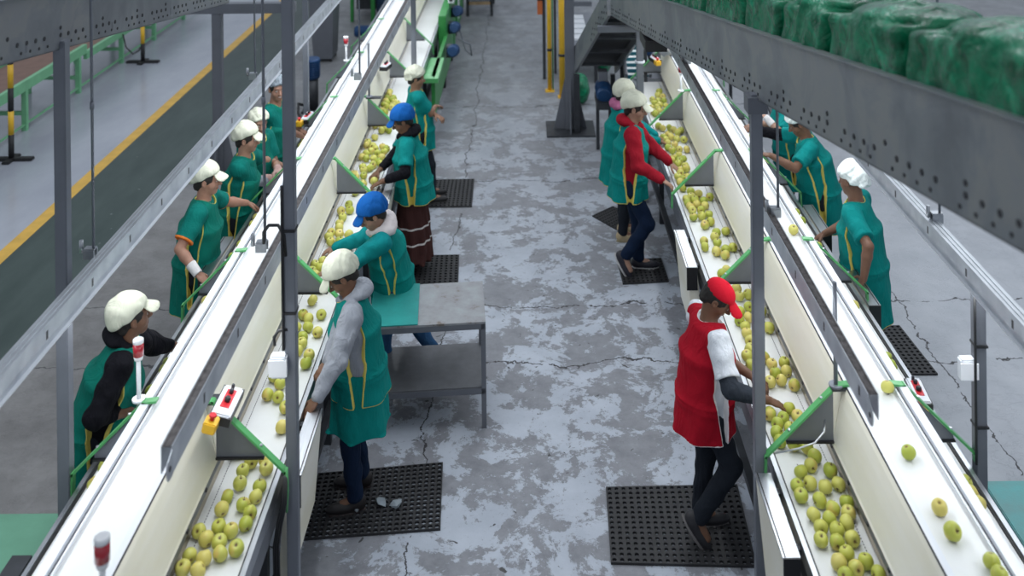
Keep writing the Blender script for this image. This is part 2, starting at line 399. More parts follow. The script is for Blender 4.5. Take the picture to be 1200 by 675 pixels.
def nets(f, lo, hi, res):
    """surface nets over a sparse block grid"""
    lo = np.asarray(lo, f32); hi = np.asarray(hi, f32); K = 5
    nb = np.maximum(1, np.ceil((hi-lo)/(res*K)).astype(int)); n = nb*K
    g = [lo[i]+(np.arange(nb[i])+.5)*res*K for i in range(3)]
    cc = np.stack(np.meshgrid(*g, indexing='ij'), -1).reshape(-1, 3).astype(f32)
    fc = f(cc); act = np.abs(fc) < res*K*.92+.014
    val = np.repeat(np.repeat(np.repeat(fc.reshape(nb), K, 0), K, 1), K, 2).astype(f32)
    bi = np.array(np.unravel_index(np.nonzero(act)[0], nb)).T
    off = np.stack(np.meshgrid(*[np.arange(K)]*3, indexing='ij'), -1).reshape(-1, 3)
    idx = (bi[:,None,:]*K+off[None]).reshape(-1, 3)
    P = lo+idx.astype(f32)*res
    out = np.concatenate([f(P[i:i+400000]) for i in range(0, len(P), 400000)]) if len(P) else np.zeros(0)
    val[idx[:,0], idx[:,1], idx[:,2]] = out
    S = val < 0
    cnt = np.zeros(n-1, np.int8)
    for dx in (0,1):
        for dy in (0,1):
            for dz in (0,1):
                cnt += S[dx:n[0]-1+dx, dy:n[1]-1+dy, dz:n[2]-1+dz]
    cells = np.argwhere((cnt > 0) & (cnt < 8))
    if not len(cells): return None
    acc = np.zeros((len(cells), 3)); num = np.zeros(len(cells))
    C = [np.array(((i>>2)&1, (i>>1)&1, i&1)) for i in range(8)]
    vs = [val[cells[:,0]+c[0], cells[:,1]+c[1], cells[:,2]+c[2]] for c in C]
    for i in range(8):
        for j in range(i+1, 8):
            if abs(C[i]-C[j]).sum() != 1: continue
            a, b = vs[i], vs[j]; m = (a < 0) != (b < 0)
            t = np.where(m, a/(a-b+1e-12), 0)
            acc[m] += (C[i]+(C[j]-C[i])*t[:,None])[m]; num[m] += 1
    vert = lo+(cells+acc/num[:,None])*res
    ids = np.full(n-1, -1, np.int32); ids[cells[:,0], cells[:,1], cells[:,2]] = np.arange(len(cells))
    quads = []
    for ax in range(3):
        sl0 = [slice(None)]*3; sl1 = [slice(None)]*3; sl0[ax] = slice(0, n[ax]-1); sl1[ax] = slice(1, n[ax])
        e = np.argwhere(S[tuple(sl0)] != S[tuple(sl1)])
        b1, b2 = (ax+1)%3, (ax+2)%3
        e = e[(e[:,b1] > 0) & (e[:,b2] > 0) & (e[:,b1] < n[b1]-1) & (e[:,b2] < n[b2]-1)]
        q = []
        for d1, d2 in ((1,1),(0,1),(0,0),(1,0)):
            k = e.copy(); k[:,b1] -= d1; k[:,b2] -= d2; q.append(ids[k[:,0], k[:,1], k[:,2]])
        q = np.stack(q, 1); fl = S[e[:,0], e[:,1], e[:,2]]
        q[~fl] = q[~fl][:, ::-1]; quads.append(q)
    quads = np.concatenate(quads); quads = quads[(quads >= 0).all(1)]
    return vert, quads
def nets_obj(name, f, lo, hi, res, mats, root=None, trim=None, tint=None):
    r = nets(f, lo, hi, res)
    if r is None: return None
    v, q = r; off = np.array(wloc(root)) if root else np.zeros(3)
    me = bpy.data.meshes.new(name); me.vertices.add(len(v)); me.loops.add(len(q)*4); me.polygons.add(len(q))
    me.vertices.foreach_set('co', (v-off).astype(f32).ravel())
    me.loops.foreach_set('vertex_index', q.ravel().astype(np.int32))
    me.polygons.foreach_set('loop_start', np.arange(len(q), dtype=np.int32)*4)
    me.update(calc_edges=True); me.polygons.foreach_set('use_smooth', np.ones(len(q), bool))
    vp = v.astype(f32)
    if trim is not None:
        a = me.attributes.new('trim', 'FLOAT', 'POINT'); a.data.foreach_set('value', trim(vp).astype(f32))
    if tint is not None:
        a = me.attributes.new('tint', 'FLOAT_COLOR', 'POINT'); c = np.ones((len(v), 4), f32); c[:,:3] = tint(vp); a.data.foreach_set('color', c.ravel())
    for m in (mats if isinstance(mats, (list, tuple)) else [mats]): me.materials.append(m)
    me.validate()
    o = bpy.data.objects.new(name, me); COL.objects.link(o)
    if root: o.parent = root
    return o

# ------------------------------------------------------------------ people
def ik(a, b, l1, l2, hint):
    a, b, hint = map(lambda q: np.asarray(q, np.float64), (a, b, hint))
    d = b-a; L = np.linalg.norm(d); Lm = min(L, (l1+l2)*.995); dn = d/max(L, 1e-6); b = a+dn*Lm
    x = (l1*l1-l2*l2+Lm*Lm)/(2*Lm); h = math.sqrt(max(0, l1*l1-x*x))
    pr = hint-dn*(hint@dn); pr = pr/max(1e-6, np.linalg.norm(pr))
    return (a+dn*x+pr*h).astype(f32), b.astype(f32)

def person(label, base, yaw, H=1.66, lean=0., slean=0., head=(0., -20.), sh_w=.18, hands=((None),(None)), feet=None,
           skin=(.20,.105,.06), top=None, top_name='shirt', sleeve='long', cuffs=None, apron=None, hem=.5, long_panel=None, legs=None, skirt=None,
           cap=None, cap_mat=None, hair=(.015,.012,.01), hood=None, extras=(), res=.006, shoe=((.02,.02,.022),(.03,.03,.03)), elbow=((0,0),(0,0)),
           undershirt=None, apron_w=0., neck=None, open_mouth=False, palm=None, collar=None, hr=None, cut_w=1., stout=1., hpx=None, cut_f=0., cut_o=.06, shc=.75, slv=.92):
    stout = stout*1.2
    s = H/1.7
    root = thing('person', label, 'person', (base[0], base[1], 0), 'workers sorting apples')
    B = V3(base[0], base[1], 0); F = V3(math.cos(yaw), math.sin(yaw), 0); R = V3(math.sin(yaw), -math.cos(yaw), 0); Z = V3(0, 0, 1)
    ud = nrm(Z*math.cos(lean)+F*math.sin(lean)+R*math.sin(slean)); tf = nrm(np.cross(ud, R))*1.0
    if tf@F < 0: tf = -tf
    Pv = B+Z*.93*s-F*lean*.10; Nk = Pv+ud*.515*s; Ch = Pv+ud*.30*s
    sh = [Nk-ud*.058*s-R*sh_w*s, Nk-ud*.058*s+R*sh_w*s]          # left, right
    # head
    hy, hp = math.radians(head[0]), math.radians(head[1])
    hf0 = F*math.cos(hy)+R*math.sin(hy)                          # + yaw turns to the person's right
    hfw = nrm(hf0*math.cos(hp)+Z*math.sin(hp)); hrt = nrm(np.cross(hfw, Z)); hup = nrm(np.cross(hrt, hfw))
    Hm = np.stack([hrt, hfw, hup], 1).astype(f32)
    hc = Nk+nrm(ud*.6+hup*.55+F*.10)*.152*s
    hs = s*.99
    if hpx:
        w_ = at(hpx[0], hpx[1], float(hc[2])); dl = V3(w_.x-hc[0], w_.y-hc[1], 0)
        hc = hc+dl; B = B+dl; Pv = Pv+dl; Nk = Nk+dl; Ch = Ch+dl; sh = [q+dl for q in sh]
        root.location = (float(B[0]), float(B[1]), 0); print('BASE', label[:40], np.round(B, 2), 'headz', round(float(hc[2]), 2))
    hd = lambda p: ((p-hc)@Hm)/hs
    # limbs
    arms = []
    for i in (0, 1):
        side = -1 if i == 0 else 1
        tgt = hands[i]
        if tgt is None: tgt = sh[i]+R*side*.06-Z*.50*s+F*.05
        elif tgt[0] == 'rel': tgt = B+F*tgt[1]+R*tgt[2]+Z*tgt[3]
        else: tgt = np.asarray(tgt, f32)
        eh = R*side*(.6+elbow[i][0])-Z*(.9)+F*(-.5+elbow[i][1])
        fwd = None
        el, w = ik(sh[i], tgt, .275*s, .25*s, eh)
        arms.append((sh[i], el, w))
    hips = [Pv-Z*.04*s-R*.085*s, Pv-Z*.04*s+R*.085*s]
    fts = []
    for i in (0, 1):
        side = -1 if i == 0 else 1
        if feet and feet[i] is not None: a, b, c, ft = feet[i]; an = B+F*a+R*b+Z*(c+.085*s)
        else: an = B+R*side*.10+F*.0+Z*.085*s; ft = (side*.2, 0)
        kn, an = ik(hips[i], an, .410*s, .402*s, F+R*side*.15)
        d = nrm((F*math.cos(ft[0])+R*math.sin(ft[0]))*math.cos(ft[1])-Z*math.sin(ft[1]))
        fts.append((hips[i], kn, an, d))
    def hand_parts(i):
        sh_, el, w = arms[i]; side = -1 if i == 0 else 1
        fd = nrm(w-el); hdv = nrm(fd*.75+F*.35+Z*(-.25)); dn = nrm(-Z-hdv*float((-Z)@hdv))
        if palm and palm[i] is not None:
            hdv = nrm(palm[i][0]); q = np.asarray(palm[i][1], f32); dn = nrm(q-hdv*float(q@hdv))
        sd = nrm(np.cross(hdv, dn))*(1)
        if float(sd@R)*side > 0: sd = -sd                        # sd points to the thumb side (inward)
        parts = [('e', w+hdv*.045*s, (.040*s, .052*s, .016*s), np.stack([sd, hdv, dn], 1).astype(f32))]
        for k in range(4):
            b0 = w+hdv*.082*s+sd*(.030-.020*k)*s
            l = (.068, .076, .070, .054)[k]*s; sp = sd*(.12-.08*k)
            d1 = nrm(hdv*math.cos(.35)+dn*math.sin(.35)+sp); d2 = nrm(hdv*math.cos(1.0)+dn*math.sin(1.0)+sp)
            m = b0+d1*l*.55; parts += [('c', b0, m, .0095*s, .009*s), ('c', m, m+d2*l*.5, .009*s, .007*s)]
        b0 = w+hdv*.02*s+sd*.028*s; m = b0+nrm(sd*.8+hdv*.6+dn*.3)*.045*s
        parts += [('c', b0, m, .014*s, .011*s), ('c', m, m+nrm(sd*.25+hdv*.9+dn*.4)*.036*s, .0105*s, .008*s)]
        return parts
    HP = [hand_parts(0), hand_parts(1)]
    def f_head(p):
        q = hd(p); e = lambda c, r: ell(q, V3(*c), r)
        d = e((0, -.012, .035), (.076, .096, .085))
        d = smin(d, e((0, .020, -.035), (.060, .070, .078)), .03)
        d = smin(d, e((0, .052, -.088), (.030, .030, .026)), .03)
        d = smin(d, e((-.036, .050, -.030), (.028, .028, .028)), .02); d = smin(d, e((.036, .050, -.030), (.028, .028, .028)), .02)
        d = smin(d, e((0, .078, .030), (.048, .014, .012)), .016)
        for sx in (-1, 1): d = smax(d, -e((sx*.031, .094, .008), (.017, .014, .011)), .012)
        d = smin(d, cone(q, V3(0, .088, .012), V3(0, .112, -.024), .008, .0125), .010)
        d = smin(d, e((0, .098, -.030), (.018, .012, .009)), .008)
        for sx in (-1, 1): d = smin(d, e((sx*.031, .079, .007), (.014, .012, .010)), .003)
        d = smin(d, e((0, .086, -.050), (.024, .010, .006)), .005); d = smin(d, e((0, .085, -.061), (.020, .010, .007)), .005)
        for sx in (-1, 1):
            d = smin(d, smax(e((sx*.079, -.008, -.005), (.010, .020, .032)), -e((sx*.088, -.003, -.003), (.008, .010, .018)), .004), .008)
        return d*hs
    def f_body(p):
        d = f_head(p)
        nb = Nk-ud*.02; nt_ = hc-hup*.05*s-hfw*.018*s
        d = smin(d, cone(p, nb, nt_, .060*s, .054*s), .02)
        t = econe(p, Pv, Ch, (.14*s, .10*s), (.15*s, .105*s), R, .08*s)
        t = smin(t, econe(p, Ch, Nk-ud*.06*s, (.15*s, .10*s), (.12*s, .06*s), R, .05*s), .05)
        t = smin(t, cone(p, sh[0], sh[1], .048*s, .048*s), .04)
        d = smin(d, t, .03)
        for i in (0, 1):
            a, el, w = arms[i]
            d = smin(d, cone(p, a, el, .048*s, .039*s), .02); fm = el+(w-el)*.3
            d = smin(d, cone(p, el, fm, .039*s, .041*s), .012); d = smin(d, cone(p, fm, w, .041*s, .026*s), .012)
            h = None
            near = np.linalg.norm(p-w, axis=1) < .24
            if near.any():
                pp = p[near]; h = None
                for t_ in HP[i]:
                    v = ell(pp, t_[1], t_[2], t_[3]) if t_[0] == 'e' else cone(pp, *t_[1:])
                    h = v if h is None else smin(h, v, .006)
                d[near] = smin(d[near], h, .012)
            hp_, kn, an, fd = fts[i]
            d = smin(d, cone(p, hp_, kn, .075*s, .050*s), .03); d = smin(d, cone(p, kn, an, .050*s, .034*s), .02)
            d = smin(d, cone(p, an, an+fd*.10*s-Z*.03*s, .032*s, .028*s), .02)
        return d
    sk = np.array(skin, f32)
    def tint(p):
        q = hd(p); c = np.tile(sk, (len(p), 1)); d2 = lambda a, r: np.sqrt((((q-V3(*a))/V3(*r))**2).sum(1))
        c[d2((0, .086, -.056), (.026, .016, .011)) < 1] = sk*V3(.85, .55, .55)
        for sx in (-1, 1):
            c[(d2((sx*.031, .088, .008), (.0135, .012, .0065)) < 1)] = V3(.55, .54, .52)
            c[(d2((sx*.031, .094, .008), (.0062, .010, .0068)) < 1)] = V3(.02, .015, .01)
            c[(d2((sx*.032, .092, .026), (.019, .016, .0042)) < 1)] = V3(*hair)
        # palms and nails a little paler
        if open_mouth: c[(d2((0, .09, -.055), (.018, .02, .004)) < 1)] = V3(.8, .78, .74)
        return c
    pts = np.array([hc, sh[0], sh[1], *[a[1] for a in arms], *[a[2] for a in arms], *[q[1] for q in fts], *[q[2] for q in fts]])
    lo, hi = pts.min(0)-.24, pts.max(0)+.24
    nets_obj('body', f_body, lo, hi, min(res, .006), M['skin'], root, tint=tint)
    tw = apron_w
    # trousers / skirt
    if legs:
        def f_leg(p):
            d = econe(p, Pv+Z*.02, Pv-Z*.10*s, (.155*s*stout, .115*s), (.165*s*stout, .125*s), R, .06)
            for i in (0, 1):
                hp_, kn, an, fd = fts[i]; bot = kn+(an-kn)*.93
                d = smin(d, cone(p, hp_, kn, .092*s, .070*s), .03); d = smin(d, cone(p, kn, bot, .070*s, .056*s), .02)
            return d+wav(p, .006, 38, 1.)
        l2, h2 = np.array([Pv, *[q[1] for q in fts], *[q[2] for q in fts]]).min(0)-.2, np.array([Pv, *[q[1] for q in fts], *[q[2] for q in fts]]).max(0)+.2
        nets_obj('trousers', f_leg, l2, h2, res, legs, root)
    if skirt:
        zb = .17*s
        def f_sk(p):
            a = Pv+Z*.03; b = B+Z*zb+F*.02
            q = p-a; an_ = np.arctan2(q@R, q@F); t = np.clip((a[2]-p[:,2])/(a[2]-b[2]), 0, 1)
            d = econe(p, a, b, (.16*s, .13*s), (.25*s, .22*s), R, .03)
            return d+t*.013*np.sin(an_*11+3*np.sin(p[:,2]*5))+wav(p, .004, 30)
        def tr_sk(p): return np.minimum(abs(p[:,2]-.36*s), abs(p[:,2]-.52*s))+.002
        nets_obj('skirt', f_sk, Pv-V3(.4, .4, .9), Pv+V3(.4, .4, .2), res, skirt, root, trim=tr_sk)
    # top garment
    slen = {'long': 1., 'short': .0, 'elbow': .15}[sleeve]
    def f_top(p):
        t = econe(p, Pv-Z*.06*s, Ch, (.155*s*stout+tw, .125*s*stout+tw), (.155*s*stout, .120*s*stout+tw), R, .04*s)
        t = smin(t, econe(p, Ch, Nk-ud*.05*s, (.155*s*stout, .115*s*stout), (.13*s, .08*s), R, .05*s), .05)
        t = smin(t, cone(p, sh[0], sh[1], .062*s, .062*s), .05)
        for i in (0, 1):
            a, el, w = arms[i]
            if slen > .5:
                e = el+(w-el)*slv; d = smin(cone(p, a, el, .080*s, .066*s), cone(p, el, e, .066*s, .044*s), .02)
                tt = ((p-el)@(e-el))
                d = d+wav(p, .007, 45, i)
            else:
                e = a+(el-a)*(.72 if slen == 0 else 1.0)
                d = cone(p, a, e, .077*s, .076*s)+wav(p, .004, 40, i)
                ax = nrm(e-a); d = smax(d, (p-e)@ax-.015, .006)
            t = smin(t, d, .045)
        t = smax(t, -cone(p, Nk-ud*.02, hc, .060*s, .066*s), .012)
        if hood:
            hb = Nk-tf*.075*s+ud*.030*s
            h = ell(p, hb, (.125*s, .085*s, .055*s), np.stack([R, tf, ud], 1).astype(f32))
            h = smin(h, smin(cone(p, Nk+R*.085*s+ud*.01, Nk+tf*.085*s-ud*.02, .030*s, .022*s), cone(p, Nk-R*.085*s+ud*.01, Nk+tf*.085*s-ud*.02, .030*s, .022*s), .02), .03)
            h = smax(h, -cone(p, Nk, hc+hup*.05, .064*s, .095*s), .01)
            if hood == 'own': t = smin(t, h, .012)
        return t+wav(p, .006, 32, 2.)
    def tr_top(p):
        d = np.full(len(p), .05, f32)
        if cuffs == 'band' and slen < .5:
            for i in (0, 1):
                a, el, w = arms[i]; e = a+(el-a)*(.72 if slen == 0 else 1.0); ax = nrm(e-a)
                d = np.minimum(d, np.where(np.linalg.norm(p-e, axis=1) < .1, np.abs((p-e)@ax-.008), .05))
        return d
    pt = np.array([Pv-Z*.1, Nk, sh[0], sh[1], *[a[1] for a in arms], *[a[2] for a in arms]]); l3, h3 = pt.min(0)-.2, pt.max(0)+.2
    if top: nets_obj(top_name, f_top, l3, h3, res, top, root, trim=tr_top)
    if hood and hood != 'own':
        def f_hood(p):
            hb = Nk-tf*.070*s+ud*.035*s
            h = ell(p, hb, (.125*s, .085*s, .060*s), np.stack([R, tf, ud], 1).astype(f32))
            h = smin(h, smin(cone(p, Nk+R*.08*s+ud*.015, Nk+tf*.085*s-ud*.01, .038*s, .028*s), cone(p, Nk-R*.08*s+ud*.015, Nk+tf*.085*s-ud*.01, .038*s, .028*s), .02), .03)
            h = smax(h, -cone(p, Nk, hc+hup*.05, .062*s, .092*s), .01)
            return h+wav(p, .006, 60, 3)
        nets_obj('hood' if hood[1] == 'hood' else 'scarf', f_hood, Nk-.24, Nk+.24, res, hood[0], root)
    # apron / tabard
    if apron:
        zh = hem; bt = V3(*(Pv[:2]), 0)+Z*(zh-.04)-F*.01
        up = .022+tw
        def cuts(p):
            c = None
            for i, sd in ((0, -1), (1, 1)):
                a = sh[i]+R*sd*cut_o*s+ud*.03*s+F*cut_f*.6; m = Pv+R*sd*(.215*s*stout+tw)+ud*.12*s+F*cut_f; b = Pv+R*sd*(.225*s*stout+tw)-Z*.26*s+F*cut_f*1.6
                k = smin(econe(p, a, m, (.088*s, .10*s), (.060*s*cut_w, .10*s), F, .06), econe(p, m, b, (.060*s*cut_w, .10*s), (.012*s, .10*s), F, .02), .03)
                c = k if c is None else np.minimum(c, k)
            return c
        def apr0(p):
            t = econe(p, Pv, Ch, (.158*s*stout+up, .128*s*stout+up), (.155*s*stout+up, .122*s*stout+up), R, .03*s)
            t = smin(t, econe(p, Ch, Nk-ud*.045*s, (.155*s*stout+up, .115*s*stout+up), (.145*s, .090*s+up*.6), R, .045*s), .05)
            t = smin(t, cone(p, sh[0]*shc+sh[1]*(1-shc), sh[1]*shc+sh[0]*(1-shc), .082*s, .082*s), .04)
            q = p-Pv; an_ = np.arctan2(q@R, q@F); tt = np.clip((Pv[2]-p[:,2])/max(.1, Pv[2]-zh), 0, 1)
            lo_ = econe(p, Pv+Z*.02, bt, (.158*s*stout+up, .130*s*stout+up), (.175*s*stout+up, .150*s*stout+up), R, .015)
            lo_ = lo_+tt*.010*np.sin(an_*7+2*np.sin(p[:,2]*6+base[0]*9))
            return smin(t, lo_, .04)+wav(p, .004, 26, base[1])
        nhole = lambda p: econe(p, Nk-ud*.02+tf*.015*s, Nk+ud*.25*s, (.082*s, .080*s), (.09*s, .09*s), R, .05)
        def f_apr(p):
            d = smax(apr0(p), zh-p[:,2], .004); d = smax(d, -cuts(p), .006); d = smax(d, -nhole(p), .006)
            return d
        def tr_apr(p):
            q = p-Pv
            e = np.minimum(np.abs(cuts(p)), np.abs(nhole(p)))
            e = np.minimum(e, np.where(p[:,2] < zh+.010, 0., .05))
            return e
        l4, h4 = np.array([Nk, Pv, bt]).min(0)-V3(.36, .36, .06), np.array([Nk, Pv, bt]).max(0)+V3(.36, .36, .12)
        nets_obj('apron', f_apr, l4, h4, res, apron, root, trim=tr_apr)
        if long_panel:
            bz = V3(*(Pv[:2]), 0)+Z*long_panel
            def f_lp(p):
                q = p-Pv; an_ = np.arctan2(q@R, q@F)
                return econe(p, Pv+Z*.04, bz, (.162*s*stout+.01, .132*s*stout+.01), (.185*s*stout, .160*s*stout), R, .015)+.008*np.sin(an_*6+2*np.sin(p[:,2]*6))+wav(p, .004, 26)
            nets_obj('apron_skirt', f_lp, Pv-V3(.35, .35, .95), Pv+V3(.35, .35, .1), res, apron, root, trim=lambda p: np.full(len(p), .05))
    # head wear
    def hair_f(p):
        q = hd(p); d = ell(q, V3(0, -.018, .030), (.083, .102, .092))
        d = smin(d, ell(q, V3(0, -.07, -.045), (.055, .040, .045)), .03)
        d = smax(d, q[:,1]-.062+np.clip(-q[:,2], 0, 1)*.9, .01); d = smax(d, -q[:,2]-.085, .01)
        return d*hs+wav(p, .0025, 160)
    if hr is not False: nets_obj('hair', hair_f, hc-.19, hc+.19, .006, mat('hair_%d' % len(bpy.data.objects), hair, .7, var=.2, scale=60), root)
    def f_cap(p):
        q = hd(p)
        if cap in ('peaked', 'blue'):
            big = 1.06 if cap == 'blue' else 1.
            d = ell(q, V3(0, -.030, .070), (.108*big, .128*big, .104*big)); d = smin(d, ell(q, V3(0, -.085, .025), (.088, .070, .072)), .03)
            pl = (.038+.50*q[:,1])-q[:,2]; d = smax(d, pl, .012)
            d = d+.0035*np.sin(q[:,0]*150+4*np.sin(q[:,1]*22))*np.clip((.17-q[:,2])*8, 0, 1)*.8+wav(q, .005, 45, base[0])
            z = q[:,2]+5.0*q[:,0]**2+.40*(q[:,1]-.09)
            b = ell(np.stack([q[:,0], q[:,1], z], 1), V3(0, .110, .064), (.080, .062, .011)); d = smin(d, b, .010)
        elif cap == 'baseball':
            d = ell(q, V3(0, -.012, .052), (.086, .108, .080)); pl = (.040+.16*q[:,1])-q[:,2]; d = smax(d, pl, .006)
            z = q[:,2]+6*q[:,0]**2+.30*(q[:,1]-.09)
            b = ell(np.stack([q[:,0], q[:,1], z], 1), V3(0, .118, .056), (.076, .072, .009)); d = smin(d, b, .006)
            d = smin(d, ell(q, V3(0, -.012, .133), (.009, .009, .006)), .002)
            d = np.minimum(d, d)
        elif cap == 'mob':
            d = ell(q, V3(0, -.030, .070), (.112, .130, .108)); d = smin(d, ell(q, V3(0, -.07, .02), (.100, .092, .090)), .03)
            pl = (.028+.42*q[:,1])-q[:,2]; d = smax(d, pl, .02)
            d = d+wav(q, .012, 48, 3+base[0])+wav(q, .005, 110, 1)
        else:
            d = ell(q, V3(0, -.022, .050), (.100, .120, .092)); pl = (.034+.34*q[:,1])-q[:,2]; d = smax(d, pl, .015)
            d = d+wav(q, .009, 60, 2+base[0])+wav(q, .003, 120, 1)
        return d*hs
    if cap: nets_obj({'peaked': 'cap', 'blue': 'cap', 'baseball': 'cap', 'mob': 'hairnet', 'net': 'hairnet'}[cap], f_cap, hc-.28, hc+.28, min(res, .0055), cap_mat, root)
    # shoes
    if shoe:
        for i in (0, 1):
            hp_, kn, an, fd = fts[i]; up_ = nrm(np.cross(np.cross(fd, Z), fd)) if abs(fd[2]) < .95 else F
            sr = nrm(np.cross(fd, up_)); A = np.stack([sr, fd, up_], 1).astype(f32)
            def f_sh(p):
                q = (p-an)@A/s
                d = ell(q, V3(0, .075, -.045), (.044, .135, .042)); d = smin(d, ell(q, V3(0, -.012, -.02), (.042, .060, .055)), .03)
                d = smax(d, -.088-q[:,2]+0*q[:,0], .006); d = smin(d, ell(q, V3(0, .065, -.076), (.048, .142, .014)), .004)
                return d*s
            c1, c2 = shoe
            nets_obj('shoe', f_sh, an-.26, an+.26, min(res, .006), M['shoe'], root,
                     tint=lambda p: np.where(((((p-an)@A/s)[:,2] < -.064))[:,None], np.array(c2, f32), np.array(c1, f32)))
    if extras:
        for ex in extras:
            k, i, m = ex[:3]; a, el, w = arms[i]
            if k == 'wristband':
                nets_obj('wristband', lambda p: smax(smax(cone(p, el, w, .047*s, .036*s), ((p-w)@nrm(w-el))-.005, .003), -((p-w)@nrm(w-el))-.10, .003), w-.25, w+.25, .005, m, root)
            if k == 'armwarmer':
                nets_obj('sleeve_guard', lambda p: smin(cone(p, el-(el-a)*.35, el, .058*s, .056*s), cone(p, el, el+(w-el)*.72, .058*s, .044*s), .012)+wav(p, .003, 90), el-.35, el+.35, .006, m, root)
            if k == 'glove':
                def f_g(p):
                    h = None
                    for t_ in HP[i]:
                        v = ell(p, t_[1], t_[2], t_[3]) if t_[0] == 'e' else cone(p, *t_[1:]); h = v if h is None else smin(h, v, .008)
                    return smin(h, cone(p, w+nrm(el-w)*.04, w, .034, .032), .012)-.004
                nets_obj('glove', f_g, w-.25, w+.25, .005, m, root)
    return root
# ------------------------------------------------------------------ the setting
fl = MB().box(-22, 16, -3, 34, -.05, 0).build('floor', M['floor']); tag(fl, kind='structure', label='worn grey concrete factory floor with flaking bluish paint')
tag(MB().box(-5.32, -4.30, -2, 33, -.01, .003).build('painted_lane', M['lane'], fl), 'dark green painted lane', kind='structure')
tag(MB().box(-5.47, -5.32, -2, 33, -.01, .004).build('painted_stripe', M['stripe'], fl), 'yellow painted stripe', kind='structure')
tag(MB().box(-21, -5.47, -2, 33, -.01, .003).build('painted_walkway', M['walk'], fl), 'smooth blue-grey painted floor', kind='structure')

# ------------------------------------------------------------------ sorting conveyors
def control_box(root, c, ay, w, l, estop=True, tilt=0):
    """c centre, ay direction of the long side"""
    c = Vector(c); ay = Vector(ay).normalized(); az = Vector((0,0,1)); ax = ay.cross(az).normalized()
    if tilt: az = (az+ax*tilt).normalized(); ax = ay.cross(az).normalized()
    o = MB().obox(c, ax*w/2, ay*l/2, az*.03).build('control_box', M['whitepl'], root, bevel=.008)
    b = MB(); b.obox(c-az*.004, ax*(w/2+.006), ay*(l/2+.006), az*.022); b.build('box_seal', M['black'], o)
    MB().obox(c+az*.031+ay*.01, ax*w*.24, ay*l*.30, az*.002).build('label_plate', M['red'], o)
    for k, (dx, dy, m, r) in enumerate(((0, -.01, 'black', .016), (.0, .045, 'dark_steel', .012), (-.004, .078, 'dark_steel', .009))):
        q = c+ax*dx+ay*dy*l/.2+az*.03
        MB().tube([q, q+az*.02, q+az*.026], [r, r, r*.7], 12).build('rotary_switch', M[m], o)
    if estop:
        q = c-ay*(l/2+.05)-ax*.03
        e = MB().obox(q, ax*.035, ay*.04, az*.028).build('emergency_stop_box', M['yellow'], o, bevel=.006)
        MB().tube([q+az*.028, q+az*.05], [.01, .01], 12).build('button_shaft', M['black'], e) if False else None
        MB().tube([q+az*.028, q+az*.045, q+az*.05, q+az*.058], [.012, .012, .021, .017], 14).build('stop_button', M['red'], o)
    return o
def beacon(root, x, y, z0, z1):
    p = MB(); p.tube([(x,y,z0), (x,y,z0+.012)], .036, 16); p.tube([(x,y,z0), (x,y,z1-.115)], .012, 12)
    b = p.build('beacon', M['white_lens'], root)
    MB().tube([(x,y,z1-.115), (x,y,z1-.092)], [.022, .026], 18).build('beacon_base', M['white_lens'], b)
    MB().tube([(x,y,z1-.092), (x,y,z1-.022)], [.0285, .0285], 18).build('red_lens', M['red_lens'], b)
    MB().tube([(x,y,z1-.022), (x,y,z1-.004), (x,y,z1)], [.029, .029, .024], 18).build('beacon_cap', M['white_lens'], b)
